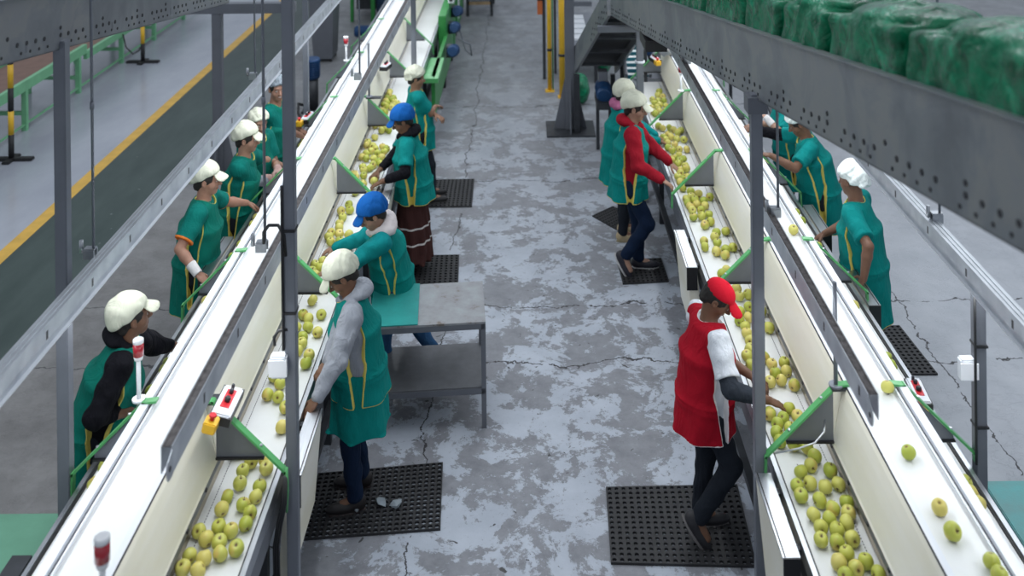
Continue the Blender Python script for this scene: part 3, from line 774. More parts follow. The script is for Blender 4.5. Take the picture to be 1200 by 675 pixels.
def conveyor(label, xc, s, ys, y0, y1, ysec_end, covers_in, covers_out, post_support):
    t = thing('sorting_conveyor', label, 'conveyor', (xc, 8, 0), 'apple sorting conveyors')
    X = lambda d: xc+s*d                     # d > 0 towards the middle aisle
    def bx(m, d0, d1, ya, yb, za, zb): a, b = sorted((X(d0), X(d1))); m.box(a, b, ya, yb, za, zb); return m
    def prof(m, pts, ya, yb): m.prism([(X(d), z) for d, z in pts], ya, yb); return m
    for q in (1, -1):
        m = bx(MB(), q*.19, q*.505, y0, y1, .925, .95); m.mi = 1
        yy = y0
        while yy < min(y1, 13):
            bx(m, q*.228, q*.2325, yy, yy+.010, .9495, .9512); yy += .02
        m.mi = 0; tag(m.build('sorting_belt', [M['belt'], M['slotdark']], t), 'white belt with a stitched seam')
        m = bx(MB(), q*.508, q*.520, y0, y1, .90, .958); m.build('belt_edge_strip', M['black'], t)
        m = bx(MB(), q*.520, q*.545, y0, y1, .885, .968); m.build('edge_rail', M['steel'], t)
        bx(MB(), q*.500, q*.535, y0, y1, .74, .884).build('side_frame', M['grey_paint'], t)
        bx(MB(), q*.47, q*.52, y0, y1, .28, .33).build('lower_rail', M['dark_steel'], t)
        m = bx(MB(), q*.186, q*.192, y0, y1, .952, 1.07); m.build('steel_guard', M['steel_guard'], t)
        m = bx(MB(), q*.184, q*.212, y0, y1, 1.07, 1.076); bx(m, q*.208, q*.213, y0, y1, 1.040, 1.076)
        m.mi = 1; yy = y0+.1
        while yy < min(y1, 13): bx(m, q*.212, q*.219, yy, yy+.018, 1.058, 1.072); yy += .29
        m.mi = 0; m.build('guard_lip', [M['grey_paint'], M['slotdark']], t)
        # sloping trough panels, one per bay
        edges = [y0]+[y for y in ys if y0+.2 < y < y1-.2]+[y1]
        for a, b in zip(edges, edges[1:]):
            g = .005
            m = prof(MB(), [(q*.212, 1.077), (q*.206, 1.092), (q*.196, 1.15), (q*.182, 1.23), (q*.166, 1.31), (q*.150, 1.375), (q*.140, 1.398), (q*.130, 1.398), (q*.15, 1.30), (q*.17, 1.19), (q*.186, 1.077)], a+g, b-g)
            m.build('trough_panel', M['cream'] if q > 0 else M['whitepl'], t)
    bx(MB(), -.150, .100, y0, y1, 1.355, 1.378).build('upper_belt', M['belt'], t)
    m = bx(MB(), .098, .131, y0, y1, 1.36, 1.402); m.build('upper_curb', M['whitepl'], t)
    bx(MB(), .132, .139, y0, y1, 1.385, 1.4045).build('curb_joint', M['slotdark'], t)
    bx(MB(), -.158, -.150, y0, y1, 1.36, 1.379).build('curb_joint', M['slotdark'], t)
    bx(MB(), -.205, -.159, y0, y1, 1.36, 1.404).build('upper_curb', M['whitepl'], t)
    bx(MB(), -.13, .13, y0, y1, 1.25, 1.35).build('belt_bed', M['grey_paint'], t)
    # legs
    for y in np.arange(y0+.6, y1, 1.75):
        for d in (.46, -.46):
            bx(MB(), d-.025, d+.025, y-.025, y+.025, 0, .9).build('leg', M['dark_steel'], t)
        bx(MB(), -.46, .46, y-.02, y+.02, .84, .9).build('cross_bar', M['dark_steel'], t)
    # green brackets with divider plates
    for i, y in enumerate(ys):
        if y > ysec_end: continue
        for q in (1, -1):
            m = MB(); P = [(q*.125, 1.412), (q*.19, 1.405), (q*.585, 1.015), (q*.590, .90)]
            P3 = [Vector((X(d), y, z)) for d, z in P]
            for a, b in zip(P3, P3[1:]):
                e = (b-a).normalized()*.008; m.beam(a-e, b+e, .042, .012, up=(0, 0, 1) if abs((b-a).normalized().z) < .95 else (1, 0, 0))
            br = m.build('bracket', M['green'], t)
            for kd in (.27, .45):
                kz = 1.405-(kd-.19)*(.39/.395)+.008
                MB().tube([(X(q*kd), y, kz-.004), (X(q*kd), y, kz+.006)], .009, 8).build('bolt', M['steel'], br)
            m = MB(); a, b = y-.004, y+.004
            prf = [(q*.205, 1.37), (q*.205, 1.10), (q*.465, 1.10), (q*.465, 1.12)]
            prof(m, prf, a, b); m.build('divider_plate', M['lt_paint'], br)
            bx(MB(), q*.20, q*.47, y-.02, y+.006, 1.09, 1.10).build('plate_foot', M['black'], br)
    # side covers
    for q, lst in ((1, covers_in), (-1, covers_out)):
        for (a, b, dp) in lst:
            d0, d1 = q*.575, q*.655; zi = .95-dp
            m = MB(); x0, x1, w0, w1 = X(d0), X(d1), X(d0-q*.05), X(d1-q*.05)
            m.hexa([(w0,a,zi),(w1,a,zi),(w1,b,zi),(w0,b,zi),(x0,a,.945),(x1,a,.945),(x1,b,.945),(x0,b,.945)])
            c = m.build('side_cover', M['cream'], t)
            m = MB(); bx(m, d0-q*.004, d1+q*.004, a-.003, b+.003, .946, .958); m.build('cover_lid', M['steel'], c)
            m = MB(); bx(m, d0-q*.002, d1+q*.002, a-.012, a-.002, .78, .957); m.build('cover_end', M['black'], c)
            m = MB(); bx(m, d1-q*.012, d1-q*.006, a, b, .9585, .961); m.build('lid_seam', M['black'], c)
            for yy in (a+.1, b-.1): bx(MB(), .54*q, .58*q, yy-.02, yy+.02, .90, .93).build('cover_mount', M['dark_steel'], c)
    return t, X
YL = [3.70+1.75*k for k in range(0, 8)]; YR = [3.78+1.75*k for k in range(0, 6)]
convL, XL = conveyor('left apple sorting conveyor, a raised white trough between two sorting belts', -1.943, 1, YL, 3.1, 18.5, 14.5,
                     [(5.50, 6.08, .56), (9.0, 9.55, .3)], [(7.75, 8.4, .12)], None)
convR, XR = conveyor('right apple sorting conveyor, running under the big perforated overhead beam', 1.888, -1, YR, 3.1, 13.2, 13.0,
                     [(4.88, 5.47, .56), (7.79, 8.43, .56)], [(7.2, 7.9, .14), (8.35, 8.9, .12)], None)
beacon(convL, -2.17, 5.47, 1.40, 1.74); beacon(convL, -1.62, 3.72, 1.40, 1.98); beacon(convL, -2.22, 12.1, 1.40, 1.70)
beacon(convR, 1.665, 10.78, 1.40, 1.70)
for r_, x, y in ((convL, -1.72, 10.7), (convR, 1.70, 5.53)):
    m = MB(); m.tube([(x,y,1.40), (x,y,1.412)], .038, 16); m.tube([(x,y,1.41), (x,y,1.98)], .012, 12)
    m.build('support_post', M['lt_paint'], r_)
    MB().box(x-.03, x+.13, y-.035, y+.035, 1.388, 1.40).build('support_plate', M['dark_steel'], r_)
control_box(convL, (-1.655, 5.37, 1.43), at(285, 452, 1.43)-at(262, 500, 1.43), .105, .25, tilt=.25)
MB().box(-1.80, -1.64, 5.44, 5.52, 1.385, 1.40).build('mount_plate', M['dark_steel'], convL)
control_box(convL, at(452, 78, 1.42), (.2, 1, 0), .08, .18, False)
control_box(convL, at(360, 138, 1.15), (.1, 1, 0), .08, .25, True)
control_box(convR, at(1076, 462, 1.08), at(1062, 432, 1.08)-at(1088, 487, 1.08), .09, .24, True)
control_box(convR, at(851, 122, 1.18), (-.1, 1, 0), .09, .22, True)
control_box(convR, at(768, 70, 1.35), (-.3, 1, 0), .08, .16, True)
MB().tube([aty(967, 492, 5.5), aty(966, 506, 5.45), aty(955, 519, 5.42), aty(935, 526, 5.42), aty(908, 531, 5.45)], .005, 8).build('thin_wire', M['steel'], convR)
# conveyor end of the right-hand line: receiving tray and flighted elevator belt
tag(MB().box(1.35, 1.80, 12.6, 13.2, .95, .99).build('receiving_tray', M['lt_paint'], convR), 'grey steel tray')
el = thing('elevator_conveyor', 'white flighted elevator belt feeding the far end of the right conveyor', 'conveyor', (1.5, 14.6, 0))
a0, a1, b0, b1 = at(734, 94, .95), at(762, 94, .95), at(729, 47, 1.25), at(751, 47, 1.25)
m = MB(); m.hexa([a0-Vector((0,0,.06)), a1-Vector((0,0,.06)), b1-Vector((0,0,.06)), b0-Vector((0,0,.06)), a0, a1, b1, b0]); m.build('elevator_belt', M['belt'], el)
for k in range(7):
    f = (k+.3)/7; p, q = a0.lerp(b0, f), a1.lerp(b1, f)
    MB().beam(p+Vector((0,0,.02)), q+Vector((0,0,.02)), .03, .04).build('flight', mat('flight_teal', (.01, .12, .16), .5) if k == 0 else bpy.data.materials['flight_teal'], el)
for p, q in ((a0, b0), (a1, b1)):
    MB().beam(p+Vector((0,0,.01)), q+Vector((0,0,.01)), .035, .16).build('side_rail', M['lt_paint'], el)
for p in (a0, a1, b0, b1): MB().box(p.x-.03, p.x+.03, p.y-.03, p.y+.03, 0, p.z-.05).build('leg', M['dark_steel'], el)
sh = thing('chute', 'white sheet chute beyond the right conveyor beside the blue motor', 'chute', (2.0, 14.3, 0))
m = MB(); p = [at(756, 45, 1.5), at(780, 66, 1.3), at(792, 66, 1.42), at(772, 43, 1.62)]
m.hexa([q-Vector((0,0,.03)) for q in p]+p); m.build('chute_sheet', M['whitepl'], sh)
for q in p[:3]: MB().box(q.x-.02, q.x+.02, q.y-.02, q.y+.02, 0, q.z-.03).build('leg', M['dark_steel'], sh)

# ------------------------------------------------------------------ suspended light channels
def channel(label, x, ya, yb, rods, sgn, inner):
    t = thing('light_fixture', label, 'light fixture', (x, (ya+yb)/2, 1.98), 'suspended light channels')
    w, z0, z1 = (.024 if inner else .036), 2.0, 2.113
    m = MB(); m.box(x-w, x-w+.004, ya, yb, z0, z1); m.box(x+w-.004, x+w, ya, yb, z0, z1)
    m.build('web', M['web'], t)
    m = MB(); m.box(x-w+.004, x+w-.004, ya, yb, z1-.004, z1)
    for q in (-.012, .014): m.box(x+q-.003, x+q+.003, ya, yb, z1, z1+.004)
    m.build('channel_top', M['chan_top'] if inner else M['galv'], t)
    m = MB(); m.box(x-w-.02, x-w, ya, yb, z0-.002, z0+.003) if not inner else None
    if not inner: m.box(x+w, x+w+.02, ya, yb, z0-.002, z0+.003); m.build('channel_lip', M['whitepl'], t)
    if inner:
        # the aisle-side web runs on as a rounded tab with a bolt hole
        xw = x-math.copysign(w, x); sx_ = math.copysign(.002, x)
        P2 = [(ya, z1-.01), (ya, z0)]+[(ya-.035-.035*math.sin(a), z0+.045-.045*math.cos(a)) for a in np.linspace(0, PI*.8, 9)]
        m = MB(); A_ = [m.bm.verts.new((xw-sx_, y_, z_)) for y_, z_ in P2]; B_ = [m.bm.verts.new((xw+sx_, y_, z_)) for y_, z_ in P2]
        for k in range(len(P2)):
            l = (k+1) % len(P2); m.bm.faces.new([A_[k], A_[l], B_[l], B_[k]])
        m.bm.faces.new(A_[::-1]); m.bm.faces.new(B_); m.build('end_tab', M['galv'], t)
        MB().tube([(xw-sx_*2, ya-.035, z0+.045), (xw+sx_*2, ya-.035, z0+.045)], .011, 12).build('bolt_hole', M['slotdark'], t)
    lm = newmat('fluorescent_tube')[0] if 'fluorescent_tube' not in bpy.data.materials else bpy.data.materials['fluorescent_tube']
    bs = lm.node_tree.nodes['Principled BSDF']; bs.inputs['Emission Color'].default_value = (.92, .96, 1, 1); bs.inputs['Emission Strength'].default_value = 2.0
    y = ya+.2
    while y+1.2 < yb:
        MB().tube([(x, y, 1.994), (x, y+1.2, 1.994)], .013, 8).build('lamp_tube', lm, t); y += 1.5
    for ry in rods:
        rx = x+math.copysign(.045, x)
        m = MB(); m.tube([(rx, ry, 2.16), (rx, ry, 6.0)], .0085, 8); m.tube([(rx, ry, 2.95), (rx, ry, 2.99)], .013, 8); m.build('hanger_rod', M['lt_paint'], t)
        m = MB()
        for dy in (-.022, .022): m.box(rx-.05, rx+.012, ry+dy-.005, ry+dy+.005, 2.10, 2.15)
        m.box(rx-.05, rx+.012, ry-.022, ry+.022, 2.15, 2.158); m.tube([(rx-.07, ry, 2.13), (rx-.07, ry, 2.2)], .012, 8); m.build('clamp', M['steel'], t)
    la = bpy.data.lights.new('channel_light', 'AREA'); la.shape = 'RECTANGLE'; la.size = .06; la.size_y = yb-ya-.3
    la.energy = LAMP*(yb-ya); la.color = (.93, .97, 1.0)
    lo = bpy.data.objects.new('channel_light', la); COL.objects.link(lo); lo.parent = t; lo.location = (0, 0, -.005)
    return t
LAMP = 3.2
channel('grey slotted light channel hung over the inner belt of the left conveyor', -1.485, 4.02, 17, (5.72, 9.0, 12.3, 15.6), 1, True)
channel('bright galvanised light rail hung over the outer belt of the left conveyor', -2.45, 3.4, 17, (5.66, 9.05, 12.4, 15.7), 1, False)
channel('grey slotted light channel hung over the inner belt of the right conveyor', 1.487, 4.31, 13.5, (6.1, 9.4, 12.2), -1, True)
channel('galvanised light rail hung over the outer belt of the right conveyor', 2.44, 3.4, 13.5, (6.0, 9.3), -1, False)

# ------------------------------------------------------------------ posts
def post(label, x, y, z1, w=.057, ring=None, box=None, cable=None, m_='lt_paint'):
    t = thing('steel_post', label, 'post', (x, y, 0), 'square posts along the conveyors')
    MB().box(x-w/2, x+w/2, y-w/2, y+w/2, .012, z1).build('shaft', M[m_], t, bevel=.004)
    MB().box(x-.08, x+.08, y-.08, y+.08, 0, .012).build('foot_plate', M['grey_paint'], t)
    if ring:
        for z in ring: MB().tube([(x, y, z-.012), (x, y, z+.012)], w*.78, 4 if False else 14).build('cable_clip', M['whitepl'], t)
    if cable:
        dx, za, zb = cable
        MB().tube([(x+dx, y-w/2-.008, z) for z in np.linspace(za, zb, 8)], .008, 8).build('cable', M['cable'], t)
        for z in np.arange(min(za, zb)+.2, max(za, zb), .45): MB().box(x-w/2-.004, x+w/2+.004, y-w/2-.012, y+w/2+.004, z-.006, z+.006).build('cable_tie', M['cable'], t)
    if box:
        bx_, by_, z = box; b = MB().box(x+bx_-.045, x+bx_+.045, y+by_-.03, y+by_+.03, z-.06, z+.06).build('junction_box', M['whitepl'], t, bevel=.008)
        MB().box(x+bx_-.05, x+bx_+.05, y+by_-.036, y+by_-.028, z-.045, z+.045).build('box_lid', M['white_lens'], b)
    return t
p = post('tall grey square post beside the grey-hooded worker, carrying cables and a white junction box', -1.318, 5.45, 5.2, .062, box=(-.06, -.04, 1.62), cable=(-.036, 1.7, 2.6))
MB().tube([aty(322, 405, 5.40), aty(321, 395, 5.40), aty(326, 388, 5.42), aty(337, 386, 5.42)], .008, 8).build('box_cable', M['cable'], p)
MB().tube([aty(309, 285, 5.6), aty(309, 272, 5.55), aty(315, 264, 5.5), aty(326, 264, 5.45), aty(333, 275, 5.42), aty(335, 300, 5.42)], .009, 8).build('looped_cable', M['cable'], p)
for k in range(3):
    MB().tube([aty(333+k*1.5, 558, 5.38), aty(331+k*2, 590, 5.36), aty(325+k*2.5, 615, 5.34), aty(321+k*2.6, 640, 5.34), aty(322+k*3, 700, 5.34)], .007, 8).build('cable', M['cable'], p)
MB().tube([aty(336, 548, 5.38), aty(337, 575, 5.38), aty(336, 600, 5.38)], .007, 8).build('green_cable', M['green'], p)
post('grey square post at the far left, outside the left conveyor by the black-hooded worker', -2.568, 5.45, 3.4, .066, m_='lt_paint')
post('slim grey post on the aisle side of the left conveyor by its far end', -1.318, 11.45, 4, .055)
post('slim grey post outside the left conveyor beside the blue floor motor', -2.568, 11.45, 4, .06)
post('grey square post between the red-capped worker\'s arm and the apples', 1.277, 5.56, 3.03, .062, ring=None, m_='lt_paint')
post('slim grey post with a white clip beside the two white-capped workers on the right', 1.277, 11.3, 1.95, .075, ring=(1.58,))
post('dark grey post outside the right conveyor with a white junction box', 2.50, 5.53, 1.99, .062, box=(-.065, 0, 1.49), cable=(-.036, .98, 1.9), m_='grey_paint')

for x_, y_, z_ in ((1.277, 5.56, 2.93),): MB().box(x_-.055, x_+.055, y_-.055, y_+.055, z_, z_+.09).build('top_clamp', M['grey_paint'], bpy.data.objects['steel_post.004'])
# ------------------------------------------------------------------ overhead conveyors
def overhead(label, xf, zf, ya, yb, w, side, steep=None, grp='overhead carrying conveyors', th=.38):
    t = thing('overhead_conveyor', label, 'conveyor', (xf((ya+yb)/2), (ya+yb)/2, zf((ya+yb)/2)), grp)
    def plate(dx, nm, detail):
        m = MB(); a = Vector((xf(ya)+dx, ya, zf(ya))); b = Vector((xf(yb)+dx, yb, zf(yb))); up = Vector((0, 0, th)); e = Vector((side*.006, 0, 0))
        m.hexa([a, a+e, b+e, b, a+up, a+up+e, b+up+e, b+up])
        # rolled flanges
        m.hexa([a+up-e*3, a+up+e*5, b+up+e*5, b+up-e*3, a+up*1.02-e*3, a+up*1.02+e*5, b+up*1.02+e*5, b+up*1.02-e*3])
        m.hexa([a+e*0, a+e*6, b+e*6, b, a+up*.02, a+up*.02+e*6, b+up*.02+e*6, b+up*.02])
        if detail:
            m.mi = 1; L = (b-a).length; k = 0; s_ = .12
            while s_ < L-.1:
                for hz, r, sk in ((.080, .012, 0), (.035, .008, .04)):
                    if (k*7+int(hz*100)) % 5 == 0: continue
                    c = a.lerp(b, (s_+sk)/L)+Vector((0, 0, hz)); m.tube([c-e*.6, c+e*.2], r, 10)
                if k % 6 == 2:
                    c = a.lerp(b, s_/L)+Vector((0, 0, .12)); m.tube([c-e*.6, c+e*.2], .011, 10)
                s_ += .105; k += 1
        return m.build(nm, [M['beam'], M['slotdark']], t)
    plate(0, 'side_plate', True); plate(side*w, 'side_plate', False)
    m = MB(); a = Vector((xf(ya)+side*.02, ya, zf(ya)+th*.72)); b = Vector((xf(yb)+side*.02, yb, zf(yb)+th*.72)); e = Vector((side*(w-.04), 0, 0)); d = Vector((0,0,-.03))
    m.hexa([a+d, a+e+d, b+e+d, b+d, a, a+e, b+e, b]); m.build('carrying_belt', M['rubber'], t)
    for k in range(int((yb-ya)/1.2)):
        y = ya+.6+k*1.2; x = xf(y)
        MB().box(min(x, x+side*w), max(x, x+side*w), y-.025, y+.025, zf(y)+.03, zf(y)+.08).build('cross_member', M['grey_paint'], t)
    return t
xr = lambda y: 1.582-.055*y
zr = lambda y: 3.0-.156*(y-5.55)
ovr = overhead('big grey perforated overhead conveyor crossing the upper right, carrying green-lined crates', xr, zr, 1.0, 11.4, .52, 1)
xl = lambda y: -2.565-.055*(y-5.45)
zl = lambda y: 3.35-.156*(y-5.45)
ovl = overhead('grey perforated overhead conveyor crossing the upper left corner', xl, zl, 2.0, 9.2, .6, -1, th=.31)
# steep section going down behind the apex
A = Vector((.955, 11.4, 2.08)); Bt = Vector((.66, 13.5, .80)); wv = Vector((.52, 0, 0))
dirv = (Bt-A).normalized(); nr = wv.normalized().cross(dirv).normalized(); nr = nr if nr.z > 0 else -nr
def slab(o, off, wd, h0, h1):
    a, b = A+off, Bt+off; e = wv.normalized()*wd
    return [a+nr*h0, a+e+nr*h0, b+e+nr*h0, b+nr*h0, a+nr*h1, a+e+nr*h1, b+e+nr*h1, b+nr*h1]
m = MB(); m.hexa(slab(0, Vector((-.03,0,0)), .035, 0, .34)); m.build('steep_side_plate', M['beam'], ovr)
m = MB(); m.hexa(slab(0, wv, .03, 0, .34)); m.build('steep_side_plate', M['beam'], ovr)
m = MB(); m.hexa(slab(0, Vector((.01,0,0)), .50, .10, .14)); m.build('steep_belt', M['rubber'], ovr)
for f in (.12, .38, .62, .86):
    c = A.lerp(Bt, f); MB().beam(c+nr*.03, c+wv+nr*.03, .05, .04, up=nr).build('cross_member', M['dark_steel'], ovr)
m = MB()
for k in range(16):
    c = A.lerp(Bt, .02+k*.028)+nr*(.05+.1*((k*5)%3)/2)-Vector((.031, 0, 0)); m.tube([c, c-Vector((.004, 0, 0))], .016, 8)
m.build('bolt_heads', M['slotdark'], ovr)
MB().box(xr(11.3)-.16, 1.31, 11.27, 11.33, 1.92, 1.99).build('support_bar', M['lt_paint'], ovr)
MB().box(.62, .70, 13.42, 13.48, .02, .80).build('foot_strut', M['dark_steel'], ovr)
MB().box(1.12, 1.18, 13.42, 13.48, .02, .80).build('foot_strut', M['dark_steel'], ovr)
MB().obox((xr(9.2)+.09, 9.2, zr(9.2)-.055), (.10, 0, 0), (0, .22, 0), (0, 0, .05)).build('hanging_bracket', M['black'], ovr)
def gusset_post(label, x, y, z1, w):
    t = thing('gusseted_post', label, 'post', (x, y, 0), 'heavy posts with triangular feet')
    MB().box(x-w/2, x+w/2, y-w/2, y+w/2, .02, z1).build('shaft', M['grey_paint'], t, bevel=.006)
    MB().box(x-.33, x+.33, y-.3, y+.3, 0, .02).build('foot_plate', M['dark_steel'], t)
    for sx in (-1, 1):
        m = MB(); m.prism([(x+sx*w/2, .02), (x+sx*(w/2+.16), .02), (x+sx*w/2, .72)], y-.008, y+.008); m.build('gusset', M['grey_paint'], t)
    for sy in (-1, 1):
        m = MB(); m.hexa([(x-.008, y+sy*w/2, .02), (x+.008, y+sy*w/2, .02), (x+.008, y+sy*(w/2+.16), .02), (x-.008, y+sy*(w/2+.16), .02),
                          (x-.008, y+sy*w/2, .72), (x+.008, y+sy*w/2, .72), (x+.008, y+sy*(w/2+.004), .72), (x-.008, y+sy*(w/2+.004), .72)]); m.build('gusset', M['grey_paint'], t)
    return t
gusset_post('heavy dark grey post with a triangular gusseted foot beside the steep conveyor on the right', .573, 13.6, 3.2, .13)
gp = gusset_post('heavy grey post with a gusseted foot behind the left light rail', -3.82, 12.2, 1.98, .115)
MB().box(-4.25, -2.86, 12.14, 12.26, 1.98, 2.10).build('cross_beam', M['grey_paint'], gp)

# crates wrapped in green film
def crate(x, y, z, L, W, Hh, seed, label, yaw):
    t = thing('plastic_lined_crate', label, 'crate', (x, y, z), 'green-lined crates on the overhead conveyor')
    c, s = math.cos(yaw), math.sin(yaw); sl = -.154
    b = V3(x, y, z)
    def loc(p):
        q = p-b; X_ = q[:,0]*c+q[:,1]*s; Y_ = -q[:,0]*s+q[:,1]*c
        return np.stack([X_, Y_, q[:,2]-sl*Y_], 1)
    def f(p):
        q = loc(p)
        w = .008*np.sin(q[:,2]*26+5*np.sin(q[:,1]*9+seed)+3*np.sin(q[:,0]*11))+.006*np.sin(q[:,1]*38+q[:,2]*17+seed*3)
        bulge = .012*np.sin(q[:,1]*16+seed)
        h = np.array([W/2-.01, L/2-.012, Hh/2-.02], f32); k = np.abs(q-V3(0, 0, Hh/2))-h+V3(.03, .03, .03)
        d = np.linalg.norm(np.maximum(k, 0), axis=1)+np.minimum(k.max(1), 0)-.035
        r = ell(q, V3(0, 0, Hh), (W*.46, L*.46, .055))
        return smin(d, r, .03)+w*.7+bulge*.3+wav(q, .005, 34, seed)
    nets_obj('plastic_liner', f, b-V3(W, L*.8, .15), b+V3(W, L*.8, Hh+.16), .010, M['film'], t)
    m = MB()
    def P(X_, Y_, Z_): return Vector((x+X_*c-Y_*s, y+X_*s+Y_*c, z+Z_+sl*Y_))
    w2, l2 = W/2+.004, L/2-.006
    for (a, bb) in (((-w2, -l2), (-w2, l2)), ((w2, -l2), (w2, l2)), ((-w2, -l2), (w2, -l2)), ((-w2, l2), (w2, l2))):
        m.beam(P(*a, .02), P(*bb, .02), .012, .035)
    m.build('crate_frame', M['black'], t)
    return t
yy = 2.0; k = 0
names = ['nearest the camera at the right edge', 'second from the right edge, with torn shiny film', 'third from the right edge', 'fourth from the right edge', 'fifth from the right edge',
         'sixth from the right edge', 'seventh from the right edge', 'next to last before the drop', 'last one before the conveyor drops']
for (ya, yb) in ((1.55, 2.6), (2.66, 3.70), (3.76, 4.50), (4.58, 5.18), (5.24, 5.86), (5.94, 6.85), (6.95, 7.7), (7.8, 8.6), (8.7, 9.6)):
    yc = (ya+yb)/2; crate(xr(yc)+.26, yc, zr(yc)+.38*.72+.012, yb-ya, .48, .30, k*1.7+1, 'green plastic-lined crate on the overhead conveyor, '+names[k], .055); k += 1
# ------------------------------------------------------------------ mats
def mat_quad(label, c, nx, ny, HR=.31, group='perforated rubber mats on the floor'):
    """c: four floor corners (near-left, near-right, far-right, far-left)"""
    c = [Vector(p) for p in c]; bm = bmesh.new(); T = .016
    def P(u, v, z): 
        a = c[0].lerp(c[1], u); b = c[3].lerp(c[2], u); q = a.lerp(b, v); return (q.x, q.y, z)
    gv = {}
    def G(i, j):
        if (i, j) not in gv: gv[i, j] = bm.verts.new(P(i/nx/2, j/ny/2, T))
        return gv[i, j]
    for i in range(nx):
        for j in range(ny):
            uc, vc = (i+.5)/nx, (j+.5)/ny
            ring = [G(2*i+a, 2*j+b) for a, b in ((2,1),(2,2),(1,2),(0,2),(0,1),(0,0),(1,0),(2,0))]
            hi, lo = [], []
            for k in range(8):
                a = k*PI/4; du, dv = HR*math.cos(a)/nx, HR*math.sin(a)/ny
                hi.append(bm.verts.new(P(uc+du, vc+dv, T))); lo.append(bm.verts.new(P(uc+du, vc+dv, .001)))
            for k in range(8):
                l = (k+1)%8
                bm.faces.new([ring[k], ring[l], hi[l], hi[k]]); bm.faces.new([hi[k], hi[l], lo[l], lo[k]])
    for seq in ([(i, 0) for i in range(2*nx+1)], [(2*nx, j) for j in range(2*ny+1)], [(i, 2*ny) for i in range(2*nx, -1, -1)], [(0, j) for j in range(2*ny, -1, -1)]):
        vs = [G(*q) for q in seq]; bs = [bm.verts.new((v.co.x, v.co.y, .001)) for v in vs]
        for a in range(len(vs)-1): bm.faces.new([vs[a], bs[a], bs[a+1], vs[a+1]])
    bmesh.ops.recalc_face_normals(bm, faces=bm.faces[:])
    me = bpy.data.meshes.new('rubber_mat'); bm.to_mesh(me); bm.free(); me.materials.append(M['rubber'])
    o = bpy.data.objects.new('rubber_mat', me); COL.objects.link(o); centred(o); tag(o, label, 'mat', group); return o
f0 = lambda x, y: at(x, y, 0)
mat_quad('black perforated rubber mat under the red-vested worker', [f0(716,662), f0(887,666), f0(864,570), f0(710,573)], 19, 15)
mat_quad('black ring mat under the grey-hooded worker with a plastic scrap on it', [f0(354,634), f0(516,622), f0(519,544), f0(373,557)], 20, 15, .40)
mat_quad('black perforated mat under the worker in the brown skirt', [(-1.50, 9.42, 0), f0(537,333), f0(538,300), (-1.50, 10.0, 0)], 16, 11)
mat_quad('black perforated mat under the worker with crossed arms at the back left', [(-1.32, 11.15, 0), f0(553,243), f0(556,211), (-1.32, 11.9, 0)], 14, 13)
mat_quad('small black mat under the worker in the red hoodie', [f0(730,334), f0(784,331), f0(775,304), f0(723,306)], 10, 9)
mat_quad('black mat lying askew behind the red-hooded worker', [f0(726,272), f0(752,258), f0(718,243), f0(694,254)], 10, 9)
mat_quad('black perforated mat right of the right conveyor near the leaning worker', [(2.52, 7.93, 0), f0(1099,440), f0(1054,383), (2.45, 8.62, 0)], 16, 15)
mat_quad('black perforated mat behind the steel work table', [(-1.5, 7.96, 0), (-.79, 7.96, 0), f0(514,413), (-1.5, 8.4, 0)], 15, 9)
# crumpled clear film on the left mat
cf = MB()
rs = random.Random(3)
for cx, cy in ((447, 588), (463, 592), (418, 597)):
    c = at(cx, cy, .03); r0 = .045 if cx != 418 else .02
    vs = [cf.bm.verts.new(c+Vector((rs.uniform(-1, 1)*r0, rs.uniform(-1, 1)*r0, rs.uniform(-.012, .02)))) for _ in range(14)]
    bmesh.ops.convex_hull(cf.bm, input=vs)
clr = mat('clear_film', (.6, .68, .74), .12, var=.1, trans=.5)
o = cf.build('plastic_scrap', clr); centred(o); tag(o, 'crumpled clear plastic scraps lying on the mat by the grey-hooded worker', 'litter')

# ------------------------------------------------------------------ steel work table
tb = thing('work_table', 'grey steel work table with a lower shelf standing behind the grey-hooded worker', 'table', (-.78, 7.55, 0))
pr, pl = at(569, 377, .79), at(440, 384, .79); dvx = (pr-pl).normalized(); dvy = Vector((-dvx.y, dvx.x, 0)); D = .60
pl = pr-dvx*.86
def tbx(u0, u1, v0, v1, z0, z1, nm, mt, par=tb):
    m = MB(); q = lambda u, v, z: (pr.x-dvx.x*u+dvy.x*v, pr.y-dvx.y*u+dvy.y*v, z)
    m.hexa([q(u1,v0,z0), q(u0,v0,z0), q(u0,v1,z0), q(u1,v1,z0), q(u1,v0,z1), q(u0,v0,z1), q(u0,v1,z1), q(u1,v1,z1)]); return m.build(nm, mt, par)
tbx(.0, .86, .0, D, .775, .79, 'tabletop', M['sheet'])
for v in (.0, D-.035): tbx(0, .86, v, v+.035, .735, .774, 'apron_rail', M['grey_paint']); tbx(0, .86, v, v+.035, .255, .295, 'shelf_rail', M['grey_paint'])
for u in (0, .825):
    tbx(u, u+.035, 0, D, .735, .774, 'apron_rail', M['grey_paint']); tbx(u, u+.035, 0, D, .255, .295, 'shelf_rail', M['grey_paint'])
    for v in (0, D-.035): tbx(u, u+.035, v, v+.035, 0, .735, 'leg', M['grey_paint'])
tbx(.01, .85, .01, D-.01, .296, .304, 'shelf', mat('dull_shelf_steel', (.17, .175, .19), .5, .3, var=.15, scale=8, space='World'))
b_ = tbx(.50, .86, .0, D-.004, .7915, .799, 'teal_board', M['teal_sheet'], None); centred(b_); tag(b_, 'teal board lying on the left half of the steel work table', 'board')

